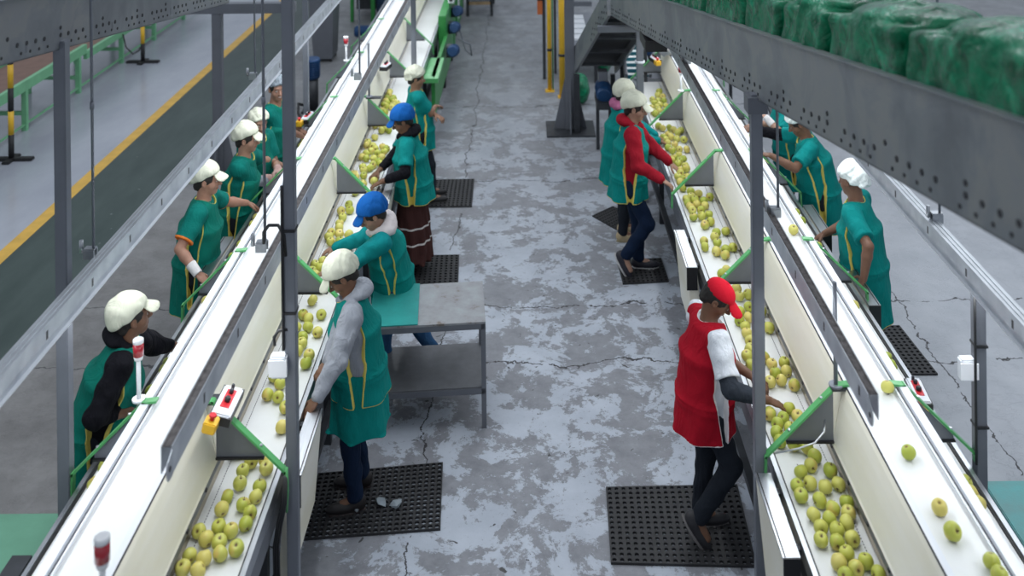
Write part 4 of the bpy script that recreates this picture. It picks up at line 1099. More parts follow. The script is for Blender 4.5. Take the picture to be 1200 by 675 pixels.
# ------------------------------------------------------------------ platforms
for nm, lab, x0, x1, y0_, y1_, mt in (('l', 'pale green standing platform at the bottom left corner', -4.6, -3.02, 4.0, 6.40, 'plat_l'), ('r', 'worn teal standing platform at the lower right edge', 3.0, 4.6, 4.2, 6.60, 'plat_r')):
    t = thing('standing_platform', lab, 'platform', ((x0+x1)/2, (y0_+y1_)/2, 0), 'standing platforms')
    MB().box(x0, x1, y0_, y1_, .07, .10).build('deck', M[mt], t, bevel=.006)
    for y in (y0_+.2, (y0_+y1_)/2, y1_-.2): MB().box(x0+.05, x1-.05, y-.04, y+.04, 0, .07).build('joist', M['wood'], t)
# a dark tray at the near edge of the left conveyor
MB().obox(at(14, 674, .9), (.05, 0, 0), (0, .10, 0), (0, 0, .02)).build('corner_tray', M['dark_steel'], convL)

# ------------------------------------------------------------------ background left: green framed belt and marker posts
g = thing('roller_conveyor', 'long green-framed conveyor with a brown belt at the far left', 'conveyor', (-7.4, 15.5, 0))
MB().box(-7.75, -7.05, 11.0, 15.6, .60, .66).build('belt', M['brown_belt'], g)
for x in (-7.02, -7.80): MB().box(x-.03, x+.03, 11.0, 15.7, .56, .70).build('side_rail', M['green_lt'], g)
MB().box(-7.75, -7.05, 15.8, 22, .50, .54).build('belt', M['brown_belt'], g)
for x in (-7.02, -7.80): MB().box(x-.03, x+.03, 15.7, 22, .46, .58).build('side_rail', M['green_lt'], g)
for y in (12.15, 13.8, 15.45, 17.1, 18.6, 20.2):
    for x in (-7.02, -7.80): MB().box(x-.035, x+.035, y-.03, y+.03, 0, .56 if y < 15.6 else .46).build('leg', M['green_lt'], g)
    MB().box(-7.80, -7.02, y-.025, y+.025, .22, .27).build('cross_bar', M['green_lt'], g)
MB().box(-7.03, -7.0, 11, 22, .08, .10).build('floor_rail', M['green_lt'], g)
MB().tube([(-6.99, 17.1, .5), (-6.9, 17.0, .3), (-6.78, 17.0, .18), (-6.7, 17.05, .22), (-6.65, 17.1, .35)], .012, 8).build('hanging_cable', M['cable'], g)
for (x, y, lab) in ((-6.64, 12.7, 'yellow and black striped marker post at the left edge of the picture'), (-6.65, 17.1, 'yellow and black striped marker post farther back by the green frame')):
    t = thing('marker_post', lab, 'marker post', (x, y, 0), 'striped marker posts')
    MB().box(x-.28, x+.28, y-.05, y+.05, 0, .04).build('base_bar', M['rubber'], t, bevel=.01)
    MB().box(x-.05, x+.05, y-.16, y+.16, 0, .035).build('base_bar', M['rubber'], t, bevel=.01)
    for k, z in enumerate(np.arange(.035, 1.25, .30)):
        MB().tube([(x, y, z), (x, y, min(z+.30, 1.3))], .035, 12).build('stripe_band', M['rubber' if k % 2 == 0 else 'yellow'], t)

# ------------------------------------------------------------------ background machinery
def motor(root, c, ax, r, L, nm='motor'):
    c = Vector(c); ax = Vector(ax).normalized()
    m = MB(); m.tube([c-ax*L/2, c-ax*L*.42, c+ax*L*.3, c+ax*L*.32, c+ax*L/2], [r*.8, r, r, r*1.08, r*1.0], 16)
    for k in range(7):
        q = c-ax*L*.35+ax*k*L*.1; m.tube([q, q+ax*L*.03], r*1.07, 16)
    return m.build(nm, M['blue_motor'], root)
t = thing('packing_machine', 'green machine cabinet with a black rotary handle at the top middle', 'machine', (-1.5, 19.2, 0))
MB().box(-1.82, -1.32, 18.6, 20.6, .10, 1.35).build('cabinet', M['green_dk'], t, bevel=.02)
for x in (-1.77, -1.37): MB().box(x-.03, x+.03, 18.65, 18.71, 0, .1).build('leg', M['black'], t)
MB().tube([(-1.56, 18.6, .55), (-1.56, 18.55, .55)], .11, 16).build('hand_wheel', M['black'], t)
MB().box(-1.58, -1.54, 18.56, 18.6, .15, .5).build('lever', M['black'], t)
MB().box(-1.325, -1.30, 18.8, 19.0, .3, .7).build('vent_plate', M['whitepl'], t)
MB().box(-1.86, -1.28, 18.5, 20.7, 1.35, 1.42).build('cabinet_top', M['grey_paint'], t)
t = thing('drive_unit', 'green drive column with three blue motors beside the far end of the left conveyor', 'machine', (-1.55, 16, 0))
MB().box(-1.39, -1.27, 15.4, 17.2, .2, 1.15).build('column', M['green_dk'], t, bevel=.01)
MB().box(-1.40, -1.26, 17.0, 17.3, .2, 1.75).build('column', M['green_dk'], t, bevel=.01)
MB().box(-1.44, -1.2, 13.2, 14.2, .78, .84).build('guard_shelf', M['green'], t); MB().box(-1.3, -1.25, 13.3, 15.6, .3, .84).build('guard_panel', M['green_dk'], t)
for c, z in (((-1.17, 16.6), .95), ((-1.17, 15.9), .85), ((-1.12, 14.9), .75)):
    motor(t, (*c, z), (0, 1, -.2), .085, .42)
    MB().box(c[0]-.10, c[0]-.02, c[1]-.1, c[1]+.1, z-.08, z+.08).build('gearbox', M['dark_steel'], t)
MB().box(-1.30, -1.2, 16.2, 16.4, 1.17, 1.3).build('switch_box', M['whitepl'], t); MB().tube([(-1.25, 16.19, 1.24), (-1.25, 16.15, 1.24)], .03, 12).build('switch', M['black'], t)
for x in (-1.33,): MB().box(x-.04, x+.04, 15.5, 15.6, 0, .2).build('foot', M['black'], t); MB().box(x-.04, x+.04, 17.0, 17.1, 0, .2).build('foot', M['black'], t)
MB().tube([(-1.1, 16.1, .75), (-1.0, 16.0, .45), (-.9, 15.9, .4), (-.92, 15.8, .6), (-1.1, 15.75, .7)], .012, 8).build('cable_loop', M['lt_paint'], t)
t = thing('side_table', 'steel table with white sheets at the top of the aisle', 'table', (-.95, 20.5, 0))
MB().box(-1.25, -.70, 20.2, 21.4, .78, .82).build('tabletop', M['grey_paint'], t)
for x in (-1.22, -.73):
    for y in (20.25, 21.35): MB().box(x-.03, x+.03, y-.03, y+.03, 0, .78).build('leg', M['dark_steel'], t)
MB().box(-1.20, -.75, 20.24, 21.3, .29, .31).build('lower_shelf', M['grey_paint'], t); MB().box(-1.15, -.78, 20.4, 21.1, .31, .36).build('paper_sheets', M['whitepl'], t)
MB().box(-1.22, -.73, 20.22, 20.27, .23, .29).build('cross_bar', M['wood'], t)
MB().box(-1.15, -.76, 20.35, 21.0, .822, .90).build('folded_sheets', M['whitepl'], t) 
t = thing('floor_motor', 'blue upright motor on a dark stand outside the left conveyor', 'motor', (-3.16, 14.5, 0))
motor(t, (-3.16, 14.5, .62), (0, 0, 1), .11, .30)
MB().tube([(-3.16, 14.5, .02), (-3.16, 14.5, .46)], .085, 14).build('stand', M['dark_steel'], t); MB().box(-3.30, -3.02, 14.36, 14.64, 0, .03).build('base_plate', M['dark_steel'], t)
MB().tube([(-3.2, 14.4, .1), (-3.3, 14.2, .2), (-3.28, 14.1, .1), (-3.2, 14.0, .02)], .02, 8).build('hose', M['black'], t)
t = thing('chute_bin', 'tall dark grey steel bin at the top left beside the light rail', 'bin', (-3.55, 17.2, 0))
m = MB(); m.hexa([(-3.68,17.0,.06),(-3.36,17.0,.06),(-3.36,17.5,.06),(-3.68,17.5,.06),(-3.78,16.9,1.7),(-3.3,16.9,1.7),(-3.3,17.6,1.7),(-3.78,17.6,1.7)]); m.build('bin_body', M['grey_paint'], t)
for x in (-3.64, -3.40):
    for y in (17.05, 17.45): MB().box(x-.025, x+.025, y-.025, y+.025, 0, .06).build('foot', M['black'], t)
t = thing('grading_machine', 'green and dark blue machine at the top left behind the conveyors', 'machine', (-3.3, 20.5, 0))
MB().box(-3.05, -2.72, 20.0, 21.5, .15, 1.3).build('cabinet', mat('machine_navy', (.02, .06, .14), .5, var=.2), t, bevel=.02)
MB().box(-3.55, -3.08, 19.8, 20.3, .75, .85).build('frame_bar', M['green_dk'], t); MB().box(-3.55, -3.49, 19.85, 19.95, 0, .75).build('leg', M['green_dk'], t)
MB().box(-3.14, -3.06, 19.85, 19.95, 0, .75).build('leg', M['green_dk'], t); MB().box(-2.70, -2.62, 19.0, 20.8, .1, 1.0).build('side_frame', M['green_dk'], t)
MB().box(-3.5, -3.1, 20.3, 21, .15, .8).build('hopper', M['dark_steel'], t)
motor(t, (-2.75, 16.9, .55), (1, 0, 0), .10, .4)
MB().box(-2.8, -2.7, 16.85, 19.2, .30, .42).build('motor_beam', M['green_dk'], t)
# right side: yellow posts, control, table with trays
for x, y, r, lab in ((.335, 15.3, .034, 'slim yellow guard post left of the gusseted post'), (.52, 15.0, .05, 'thick yellow guard post next to the gusseted post')):
    t = thing('guard_post', lab, 'post', (x, y, 0), 'yellow guard posts')
    MB().tube([(x, y, .015), (x, y, 2.6)], r, 14).build('shaft', M['yellow'], t); MB().box(x-.07, x+.07, y-.07, y+.07, 0, .015).build('foot_plate', M['yellow'], t)
    MB().tube([(x, y, .62), (x, y, .66)], r*1.12, 14).build('band', M['black'], t)
    if r < .04: MB().tube([(x+.05, y, .02), (x+.05, y, 2.6)], .010, 8).build('cable', M['green_dk'], t)
t = thing('machine_frame', 'dark machine frame with an orange control pendant behind the yellow posts', 'machine', (.2, 16.2, 0))
MB().box(.24, .29, 15.9, 15.95, 0, 2.4).build('upright', M['dark_steel'], t); MB().box(.43, .47, 16.2, 16.25, 0, 2.4).build('upright', M['dark_steel'], t)
MB().box(.24, .47, 15.93, 16.2, 1.7, 1.76).build('bar', M['dark_steel'], t)
MB().box(.16, .24, 15.86, 15.96, 1.05, 1.35).build('pendant', mat('pendant_orange', (.55, .14, .04), .5), t)
MB().box(.16, .26, 15.84, 15.86, 1.28, 1.40).build('pendant_head', M['black'], t)
t = thing('tray_table', 'low roller table with white trays behind the gusseted post', 'table', (.9, 17.0, 0))
MB().box(.62, 1.12, 15.6, 17.8, .56, .62).build('table_bed', M['lt_paint'], t)
for x in (.66, 1.08):
    for y in (15.7, 17.7): MB().box(x-.03, x+.03, y-.03, y+.03, 0, .56).build('leg', M['dark_steel'], t)
for k in range(5): MB().box(.70, .98, 15.9+k*.34, 16.16+k*.34, .62, .65).build('tray', M['whitepl'], t)
MB().box(.62, 1.14, 17.5, 17.6, .8, .88).build('cross_bar', M['grey_paint'], t); MB().box(.62, .68, 17.5, 17.6, .62, .8).build('bar_end', M['grey_paint'], t)
for nm, c_, r_ in (('big pile of green plastic film by the tray table behind the gusseted post', (1.21, 16.2, .42), (.17, .6, .42)), ('small green plastic bag on the floor left of the steep conveyor', (.78, 14.7, .22), (.13, .22, .22))):
    t = thing('plastic_bag', nm, 'bag', (c_[0], c_[1], 0))
    nets_obj('bag_film', lambda p: smax(ell(p, V3(*c_), r_)+wav(p, .02, 20), -p[:,2]+.003, .01), V3(*c_)-.75, V3(*c_)+.75, .02, M['film'], t)
t = thing('pump_unit', 'blue motor and dark gearbox under the steep conveyor behind the white caps', 'motor', (1.0, 13.0, 0))
motor(t, (.98, 12.9, .75), (0, 1, .1), .10, .34); MB().box(.88, 1.08, 12.65, 13.15, .58, .66).build('shelf', M['dark_steel'], t)
MB().box(.92, 1.04, 12.95, 13.1, .66, .98).build('gearbox', M['lt_paint'], t)
for x in (.9, 1.06): MB().box(x-.02, x+.02, 12.85, 12.9, 0, .58).build('leg', M['dark_steel'], t)
t = thing('blue_motor', 'blue motor beside the slim post at the far end of the right conveyor', 'motor', (1.62, 13.7, 0))
motor(t, (1.66, 13.9, 1.15), (0, 0, 1), .10, .42); MB().box(1.60, 1.72, 13.84, 13.96, 0, .95).build('stand', M['dark_steel'], t)
t = thing('feed_frame', 'dark steel frame with hoses outside the far end of the right conveyor', 'machine', (2.7, 12.2, 0))
MB().beam((2.55, 11.2, 1.05), (2.75, 13.6, 1.1), .05, .06).build('rail', M['lt_paint'], t); MB().beam((2.75, 10.9, .98), (3.0, 13.5, 1.0), .07, .05).build('rail', M['dark_steel'], t)
for x, y in ((2.6, 11.3), (2.76, 13.5), (2.98, 13.3), (2.78, 11.1)): MB().box(x-.02, x+.02, y-.02, y+.02, 0, 1.0).build('leg', M['dark_steel'], t)
m = MB(); m.tube([(2.5, 12.6, 1.2), (2.6, 12.3, 1.3), (2.65, 12.0, 1.15), (2.7, 11.7, 1.2)], .02, 8); m.build('hose', M['green_dk'], t)
MB().box(2.6, 2.75, 12.5, 13.3, .9, 1.25).build('gear_case', M['black'], t)

# ------------------------------------------------------------------ apples
def apple_mesh(seed):
    rs = random.Random(seed); bm = bmesh.new(); n, mrows = 20, 14; R_ = .0385; el_ = rs.uniform(.94, 1.06)
    prof = []
    for k in range(mrows+1):
        th = PI*k/mrows; r = math.sin(th)**.82; z = math.cos(th)
        rr = r*(1+.04*z); zz = z*(.92)*el_
        dep = math.exp(-(r/.30)**2); zz -= math.copysign(.30 if z > 0 else .20, z)*dep*(1 if abs(z) > .5 else 0)
        prof.append((rr*R_, zz*R_))
    rings = []
    for k, (r, z) in enumerate(prof):
        if k in (0, mrows): rings.append([bm.verts.new((0, 0, z))]); continue
        rings.append([bm.verts.new((r*(1+.025*math.cos(5*2*PI*j/n)*(1 if z < 0 else .3))*math.cos(2*PI*j/n), r*(1+.025*math.cos(5*2*PI*j/n))*math.sin(2*PI*j/n), z*(1+.02*math.cos(2*PI*j/n+seed)))) for j in range(n)])
    for a, b in zip(rings, rings[1:]):
        for j in range(n):
            l = (j+1) % n
            if len(a) == 1: bm.faces.new([a[0], b[j], b[l]])
            elif len(b) == 1: bm.faces.new([a[j], b[0], a[l]])
            else: bm.faces.new([a[j], b[j], b[l], a[l]])
    bmesh.ops.recalc_face_normals(bm, faces=bm.faces[:])
    me = bpy.data.meshes.new('apple'); bm.to_mesh(me); bm.free()
    for p_ in me.polygons: p_.use_smooth = True
    me.materials.append(M['apple']); return me
AM = [apple_mesh(k) for k in range(5)]
sm = MB(); sm.tube([(0, 0, .020), (.001, 0, .030), (.004, .001, .041)], [.0016, .0014, .0019], 6); bmesh.ops.recalc_face_normals(sm.bm, faces=sm.bm.faces[:])
STEM = bpy.data.meshes.new('stem'); sm.bm.to_mesh(STEM); sm.bm.free(); STEM.materials.append(M['stem'])
def crop(x0, y0, sc, pts): return [(x0+a/sc, y0+b/sc) for a, b in pts]
GROUPS = [
 ('l', 'in', 'on inner left belt before nearest bracket', crop(180, 500, 3.857, [(432,118),(447,155),(500,155),(552,182),(404,197),(390,256),(333,316),(308,373),(500,271),(475,318),(411,350),(485,388),(424,438),(297,452),(352,468),(241,508),(292,527),(254,585),(334,570),(404,567),(180,603),(204,640),(384,110),(172,475),(105,625)])),
 ('l', 'in', 'on inner left belt by grey hoodie', crop(280, 400, 5.625, [(235,230),(270,280),(190,350),(258,365),(388,62),(415,8),(492,90),(482,145),(305,435),(303,565),(305,205)])+crop(320, 290, 6.14, [(283,380),(220,487),(250,510),(252,572),(347,482),(330,610),(210,655),(168,572)])),
 ('l', 'in', 'on inner left belt by front blue cap', crop(320, 290, 6.14, [(350,100),(340,145),(292,190),(283,238),(350,292),(395,275),(235,120),(212,180)])+crop(360, 190, 6.14, [(300,305),(250,350),(300,345),(255,398),(232,440),(230,470),(172,505),(155,535),(170,570),(232,515),(233,572),(300,522),(322,605),(265,640)])),
 ('l', 'in', 'on inner left belt by brown skirt', crop(360, 190, 6.14, [(325,90),(345,105),(392,98),(333,150),(328,170),(403,155),(372,190),(345,215),(415,50),(460,30),(510,5),(500,138),(495,92),(440,225),(262,120)])+crop(400, 90, 6.13, [(240,435),(180,480),(195,495),(135,490),(235,510),(200,540),(190,545),(262,550),(295,500),(310,535),(290,580),(145,578),(183,585),(215,590),(262,612),(168,655),(213,645),(335,520)])),
 ('l', 'in', 'in far heap on inner left belt', crop(400, 90, 6.13, [(295,110),(325,115),(345,135),(365,155),(315,155),(335,170),(280,175),(257,205),(385,180),(400,190),(325,210),(345,215),(265,238),(305,255),(370,205),(235,262),(210,305),(268,300),(295,310),(320,340),(250,350),(283,352),(340,385),(320,370),(290,385),(350,350),(250,185)])),
 ('r', 'in', 'in far heap on inner right belt', crop(740, 95, 6.13, [(200,75),(190,100),(225,110),(235,140),(150,130),(165,155),(190,145),(245,180),(210,175),(130,190),(155,190),(120,220),(165,230),(190,200),(215,215),(225,245),(240,215),(265,215),(275,190)])),
 ('r', 'in', 'on inner right belt by red hoodie', crop(740, 95, 6.13, [(235,335),(270,340),(300,345),(330,350),(335,370),(265,390),(240,400),(245,420),(315,410),(285,400),(260,445),(310,455),(265,480),(290,495),(345,490),(340,530),(305,550),(270,572),(345,575),(370,560),(385,615),(340,595),(350,650),(375,420),(395,490),(180,330)])+crop(770, 190, 4.82, [(130,50),(160,30),(93,112),(105,85),(140,95),(165,85),(145,145),(180,110),(200,100),(215,80)])),
 ('r', 'in', 'on inner right belt behind red cap', crop(770, 190, 4.82, [(190,165),(235,178),(175,200),(145,235),(150,205),(215,215),(225,235),(180,245),(205,268),(240,270),(270,245),(262,218),(240,305),(290,295),(175,308),(270,355),(303,337),(265,445),(257,478),(335,400),(325,420),(340,455),(335,505),(388,495),(385,525),(390,610),(370,630),(298,195),(400,390),(440,480)])),
 ('r', 'in', 'on inner right belt by red vest', crop(840, 320, 4.825, [(110,90),(130,130),(175,120),(180,190),(130,220),(180,250),(130,270),(160,300),(170,340),(190,385),(190,430),(165,465),(165,520),(268,478),(310,512),(335,565),(330,610),(390,555),(385,505),(445,632),(268,215),(310,310),(235,590)])+crop(880, 440, 2.87, [(85,18),(58,130),(108,142),(128,110),(88,172),(52,185),(157,137),(70,222),(133,180),(133,228)])),
 ('r', 'in', 'on inner right belt before nearest bracket', crop(880, 440, 2.87, [(190,243),(214,272),(201,302),(168,324),(267,320),(195,364),(245,373),(107,372),(147,401),(235,422),(274,446),(212,468),(326,463),(263,482),(334,428),(323,496),(235,510),(289,520),(236,552),(341,550),(291,562),(322,598),(298,632),(384,627),(352,650),(320,670),(310,365),(455,668)])),
 ('r', 'out', 'on outer right belt', [(1137,565),(1149,577),(1147,590),(1047,419),(1049,428),(934,249),(944,259),(961,289),(1007,358),(877,162),(892,184),(898,191)]),
 ('r', 'up', 'on raised upper belt of right conveyor', [(1044,453),(1064.6,529.5),(1101,594),(1116,623),(1170,659),(1171,672),(932,269)]),
 ('l', 'out', 'on outer left belt', crop(60, 400, 3.375, [(455,85),(450,115),(395,200),(330,290),(197,497),(168,565)])+crop(180, 220, 3.375, [(397,120),(392,145),(332,225),(300,275),(297,300),(220,380),(207,448)])+crop(330, 60, 5.63, [(130,580),(100,625),(148,600),(92,590)])),
]
ords = ['nearest the camera', 'second nearest the camera', 'third nearest the camera', 'fourth nearest the camera', 'fifth nearest the camera']
rs = random.Random(11); n_ap = 0
for sd, kind, lab, pix in GROUPS:
    xc, sg = (-1.943, 1) if sd == 'l' else (1.888, -1)
    zb = 1.378 if kind == 'up' else .95
    P = [at(x, y, zb+.036) for x, y in pix]
    lim = {'in': (.225, .462), 'out': (-.462, -.225), 'up': (-.10, .055)}[kind]
    if 'far heap' in lab: lim = (.225, .462)
    Pn = np.array([[p.x, p.y] for p in P])
    for it in range(60):
        for i in range(len(Pn)):
            for j in range(i+1, len(Pn)):
                d = Pn[j]-Pn[i]; L = math.hypot(*d)
                if L < .0775:
                    if L < 1e-5: d = np.array([.01, .01]); L = .014
                    mv = d/L*(.0775-L)/2; Pn[i] -= mv; Pn[j] += mv
        for i in range(len(Pn)):
            dd = (Pn[i,0]-xc)*sg; dd = min(max(dd, lim[0]+.012), lim[1]); Pn[i,0] = xc+sg*dd
    order = sorted(range(len(Pn)), key=lambda i: Pn[i,1])
    for rank, i in enumerate(order):
        o = bpy.data.objects.new('apple', AM[rs.randrange(5)]); COL.objects.link(o)
        sc = rs.uniform(.93, 1.02); tilt = rs.choice([rs.uniform(0, .5), rs.uniform(.8, 1.6), rs.uniform(1.5, 2.9)])
        o.location = (Pn[i,0], Pn[i,1], zb+.0372*sc); o.rotation_euler = (tilt, rs.uniform(-.2, .2), rs.uniform(0, 6.28)); o.scale = (sc,)*3
        s_ = bpy.data.objects.new('stem', STEM); COL.objects.link(s_); s_.parent = o
        r_ = 'farthest from' if rank == len(order)-1 else '%d%s nearest' % (rank+1, 'th' if 10 < (rank+1) % 100 < 14 else {1: 'st', 2: 'nd', 3: 'rd'}.get((rank+1) % 10, 'th')); r_ = 'nearest' if rank == 0 else r_
        tag(o, 'green apple %s, %s the camera' % (lab, r_), 'apple', 'apples '+lab); n_ap += 1
print('APPLES', n_ap)
# ------------------------------------------------------------------ the workers
TEAL, TEAL2, YEL = (.003, .225, .205), (.002, .17, .155), (.66, .55, .13)
GRN, GRN2 = (.004, .17, .125), (.003, .125, .095)
c_teal = cloth('teal_apron_cloth', TEAL, YEL, col2=TEAL2)
c_teal_s = cloth('teal_shirt_cloth', (.004, .22, .21), None)
c_green = cloth('green_apron_cloth', GRN, YEL, col2=GRN2)
c_green_s = cloth('deep_green_shirt', (.003, .15, .125), (.75, .20, .04), w=.009)
c_coat = cloth('teal_coat_cloth', (.005, .23, .24), None)
c_redv = cloth('red_vest_cloth', (.42, .008, .022), (.85, .82, .82), w=.006, col2=(.33, .006, .018))
c_redh = cloth('red_hoodie', (.30, .010, .022), None)
c_grey = cloth('grey_marl_hoodie', (.32, .34, .38), None, col2=(.25, .265, .30), fold=.7)
c_blk = cloth('black_hoodie', (.006, .006, .009), None, fold=.7)
c_white = cloth('white_tshirt', (.72, .75, .80), None, fold=.6)
c_navy = cloth('navy_trousers', (.008, .018, .045), None)
c_char = cloth('charcoal_jeans', (.016, .020, .028), None)
c_jean = cloth('blue_jeans', (.03, .09, .20), None)
c_skirt = cloth('brown_skirt', (.055, .022, .020), (.55, .52, .50), w=.010)
c_cap = cloth('cream_cap_cotton', (.64, .65, .53), None, fold=.5)
c_net = cloth('white_hairnet', (.78, .84, .82), None, fold=.9)
c_gnet = cloth('grey_hairnet', (.18, .21, .24), None, fold=.9)
c_blue = cloth('blue_cap_cloth', (.008, .10, .36), None, fold=.5)
c_redc = cloth('red_cap_cloth', (.62, .012, .03), None, fold=.15)
c_pink = cloth('pink_scarf', (.40, .13, .24), None)
c_pale = cloth('pale_pink_fleece', (.62, .57, .57), None)
c_warm = cloth('dark_grey_sleeve', (.035, .042, .055), None)
c_band = cloth('white_bandage', (.70, .68, .68), None)
c_glove = cloth('pink_knit_glove', (.55, .36, .33), None)
c_plaid = cloth('maroon_sleeve', (.16, .07, .12), None)
c_dred = cloth('dark_red_cloth', (.20, .02, .02), None)
R_ = math.radians
DK = (.17, .085, .05); MD = (.27, .145, .09); LT = (.40, .23, .16)
def hz(x, y, z): return tuple(at(x, y, z))
# 1 grey hoodie, left side of the aisle
person('worker in a grey hoodie, long teal apron and cream cap standing by the tall post', (-1.10, 6.62), R_(188), 1.62, lean=.10, hpx=(400, 324), head=(-8, -38), skin=DK,
       top=c_grey, top_name='hoodie', apron=c_teal, hem=.74, long_panel=.52, legs=c_navy, cap='peaked', cap_mat=c_cap, hood='own', res=.006,
       hands=(hz(371, 468, 1.00), hz(380, 436, 1.05)), feet=((.02, -.10, 0, (-.1, 0)), (-.02, .12, 0, (.1, 0))), elbow=((.1, -.6), (0, 0)), stout=1.05, cut_w=1.15,
       shoe=((.015,.013,.014), (.03,.02,.02)))
# 2 red vest, right side
person('worker in a red cap and long red vest over a white t-shirt sorting apples', (1.02, 6.33), R_(12), 1.60, lean=.07, hpx=(841, 350), head=(30, -38), cut_f=.035, cut_o=.12, shc=.95, skin=DK,
       top=c_white, top_name='tshirt', sleeve='short', apron=c_redv, hem=.68, legs=c_char, cap='baseball', cap_mat=c_redc, res=.006,
       hands=(hz(880, 440, 1.05), hz(900, 469, 1.045)), feet=((-.02, -.07, 0, (.2, 0)), (-.10, .10, .09, (.5, .95))), elbow=((0, 0), (.2, -.3)), stout=.95, apron_w=.012,
       extras=(('armwarmer', 1, c_warm),), shoe=((.022,.022,.026), (.16,.15,.15)))
# 3 blue cap teal coat
person('worker in a blue cap and teal coat with a pale hood bending over the belt', (-1.0, 8.05), R_(190), 1.58, lean=.22, slean=-.36, hpx=(436, 252), head=(-12, -30), skin=(.34,.20,.14),
       top=c_coat, top_name='coat', apron=c_teal, hem=.68, legs=c_jean, cap='blue', cap_mat=c_blue, hood=(c_pale, 'hood'), res=.007,
       hands=(hz(382, 318, 1.02), hz(392, 290, 1.02)), feet=((.05, -.08, 0, (0, 0)), (-.38, .10, .03, (.2, .5))), cut_w=.7, shoe=((.25,.27,.32), (.5,.5,.5)))
# 4 blue cap, brown skirt
person('worker in a blue cap, teal tunic with black sleeves and a long brown skirt', (-1.14, 9.72), R_(182), 1.58, lean=.13, hpx=(471, 142), head=(-12, -25), skin=DK,
       top=c_teal_s, top_name='tunic_shirt', sleeve='short', apron=c_teal, hem=.72, skirt=c_skirt, cap='blue', cap_mat=c_blue, hood=(c_blk, 'hood'), res=.007,
       hands=(hz(447, 213, 1.02), hz(440, 205, 1.02)), extras=(('armwarmer', 0, c_blk), ('armwarmer', 1, c_blk)), elbow=((.3, -.4), (0, 0)),
       feet=((.05, -.14, 0, (0, 0)), (-.05, .12, 0, (0, 0))), shoe=((.012,.012,.013), (.03,.03,.03)), stout=1.1)
# 5 arms crossed at the back
person('worker in a cream cap with folded arms at the back of the left conveyor', (-1.11, 11.55), R_(15), 1.50, lean=-.12, hpx=(488, 92), head=(10, -8), skin=MD,
       top=c_teal_s, top_name='tunic_shirt', sleeve='short', apron=c_teal, hem=.62, legs=c_char, cap='mob', cap_mat=c_cap, res=.008,
       hands=(('rel', .17, .10, 1.0), ('rel', .20, -.08, 1.04)), elbow=((.6, .2), (.8, .3)), feet=((.14, -.08, 0, (0, 0)), (.12, .10, 0, (.1, 0))))
# 6 red hoodie under teal tabard
person('worker in a red hoodie under a teal tabard with one foot raised', (1.06, 9.72), R_(-4), 1.70, lean=.08, hpx=(745, 127), head=(12, -12), skin=(.36,.21,.15),
       top=c_redh, top_name='hoodie', apron=c_teal, hem=.74, legs=c_navy, cap='peaked', cap_mat=c_cap, hood='own', res=.007,
       hands=(hz(790, 196, 1.02), hz(776, 211, 1.04)), feet=((.08, -.06, 0, (0, 0)), (-.06, .10, .10, (.4, 1.0))), elbow=((0, 0), (.1, -.5)), cut_w=1.3,
       shoe=((.02,.02,.03), (.42,.42,.42)))
# 7 pink scarf behind
person('worker in a cream cap with a pink scarf, half hidden behind the red hoodie', (.99, 10.72), R_(10), 1.60, lean=.12, hpx=(733, 110), head=(-15, -10), skin=MD,
       top=c_coat, top_name='coat', apron=c_teal, hem=.60, legs=c_char, cap='peaked', cap_mat=c_cap, hood=(c_pink, 'scarf'), res=.008,
       hands=(hz(770, 160, 1.02), hz(772, 165, 1.02)), shoe=((.45,.36,.22), (.3,.25,.15)), feet=((.06, -.08, 0, (0, 0)), (.0, .10, 0, (0, 0))))
# 8 black hoodie, outer left
person('worker in a black hoodie, green tabard and cream cap outside the left conveyor', (-2.76, 6.12), R_(14), 1.66, lean=.34, hpx=(155, 372), head=(-20, 5), skin=DK,
       top=c_blk, top_name='hoodie', apron=c_green, hem=.62, legs=c_char, cap='peaked', cap_mat=c_cap, hood='own', res=.006,
       hands=(hz(214, 408, 1.03), hz(152, 482, 1.03)), elbow=((.0, 0), (.35, -.5)), slv=.5, cut_w=1.4, stout=1.08)
# 9 wrist bandage
person('worker with a white wrist bandage in a green tabard and cream cap', (-2.80, 8.20), R_(4), 1.68, lean=.13, hpx=(243, 211), head=(0, -4), skin=(.36,.19,.13),
       top=c_green_s, top_name='tunic_shirt', sleeve='short', cuffs='band', apron=c_green, hem=.56, legs=c_char, cap='peaked', cap_mat=c_cap, res=.0065,
       hands=(hz(302, 240, 1.06), hz(232, 321, 1.03)), elbow=((0, 0), (.3, -.8)), extras=(('wristband', 1, c_band),), cut_w=.8)
# 10 dark collar behind
person('worker in a cream cap leaning on the belt behind the bandaged worker', (-2.78, 9.32), R_(2), 1.66, lean=.14, hpx=(290, 163), head=(5, -6), skin=(.34,.19,.13),
       top=c_green_s, top_name='tunic_shirt', sleeve='short', apron=c_green, hem=.5, legs=c_char, cap='peaked', cap_mat=c_cap, res=.0075,
       hands=(hz(325, 190, 1.10), hz(316, 215, 1.05)), elbow=((0, 0), (.2, -.3)), extras=(('armwarmer', 1, c_grey),))
# 11 pink gloves
person('worker with pink knitted gloves and a cream hairnet looking towards the camera', (-2.80, 10.05), R_(-20), 1.64, lean=.12, hpx=(303, 144), head=(38, -10), skin=(.36,.20,.14),
       top=c_green_s, top_name='tunic_shirt', sleeve='short', apron=c_green, hem=.5, legs=c_char, cap='net', cap_mat=c_cap, res=.0075,
       hands=(('rel', .30, .02, 1.12), ('rel', .27, .10, 1.06)), elbow=((.3, 0), (.4, 0)), extras=(('glove', 0, c_glove), ('glove', 1, c_glove)))
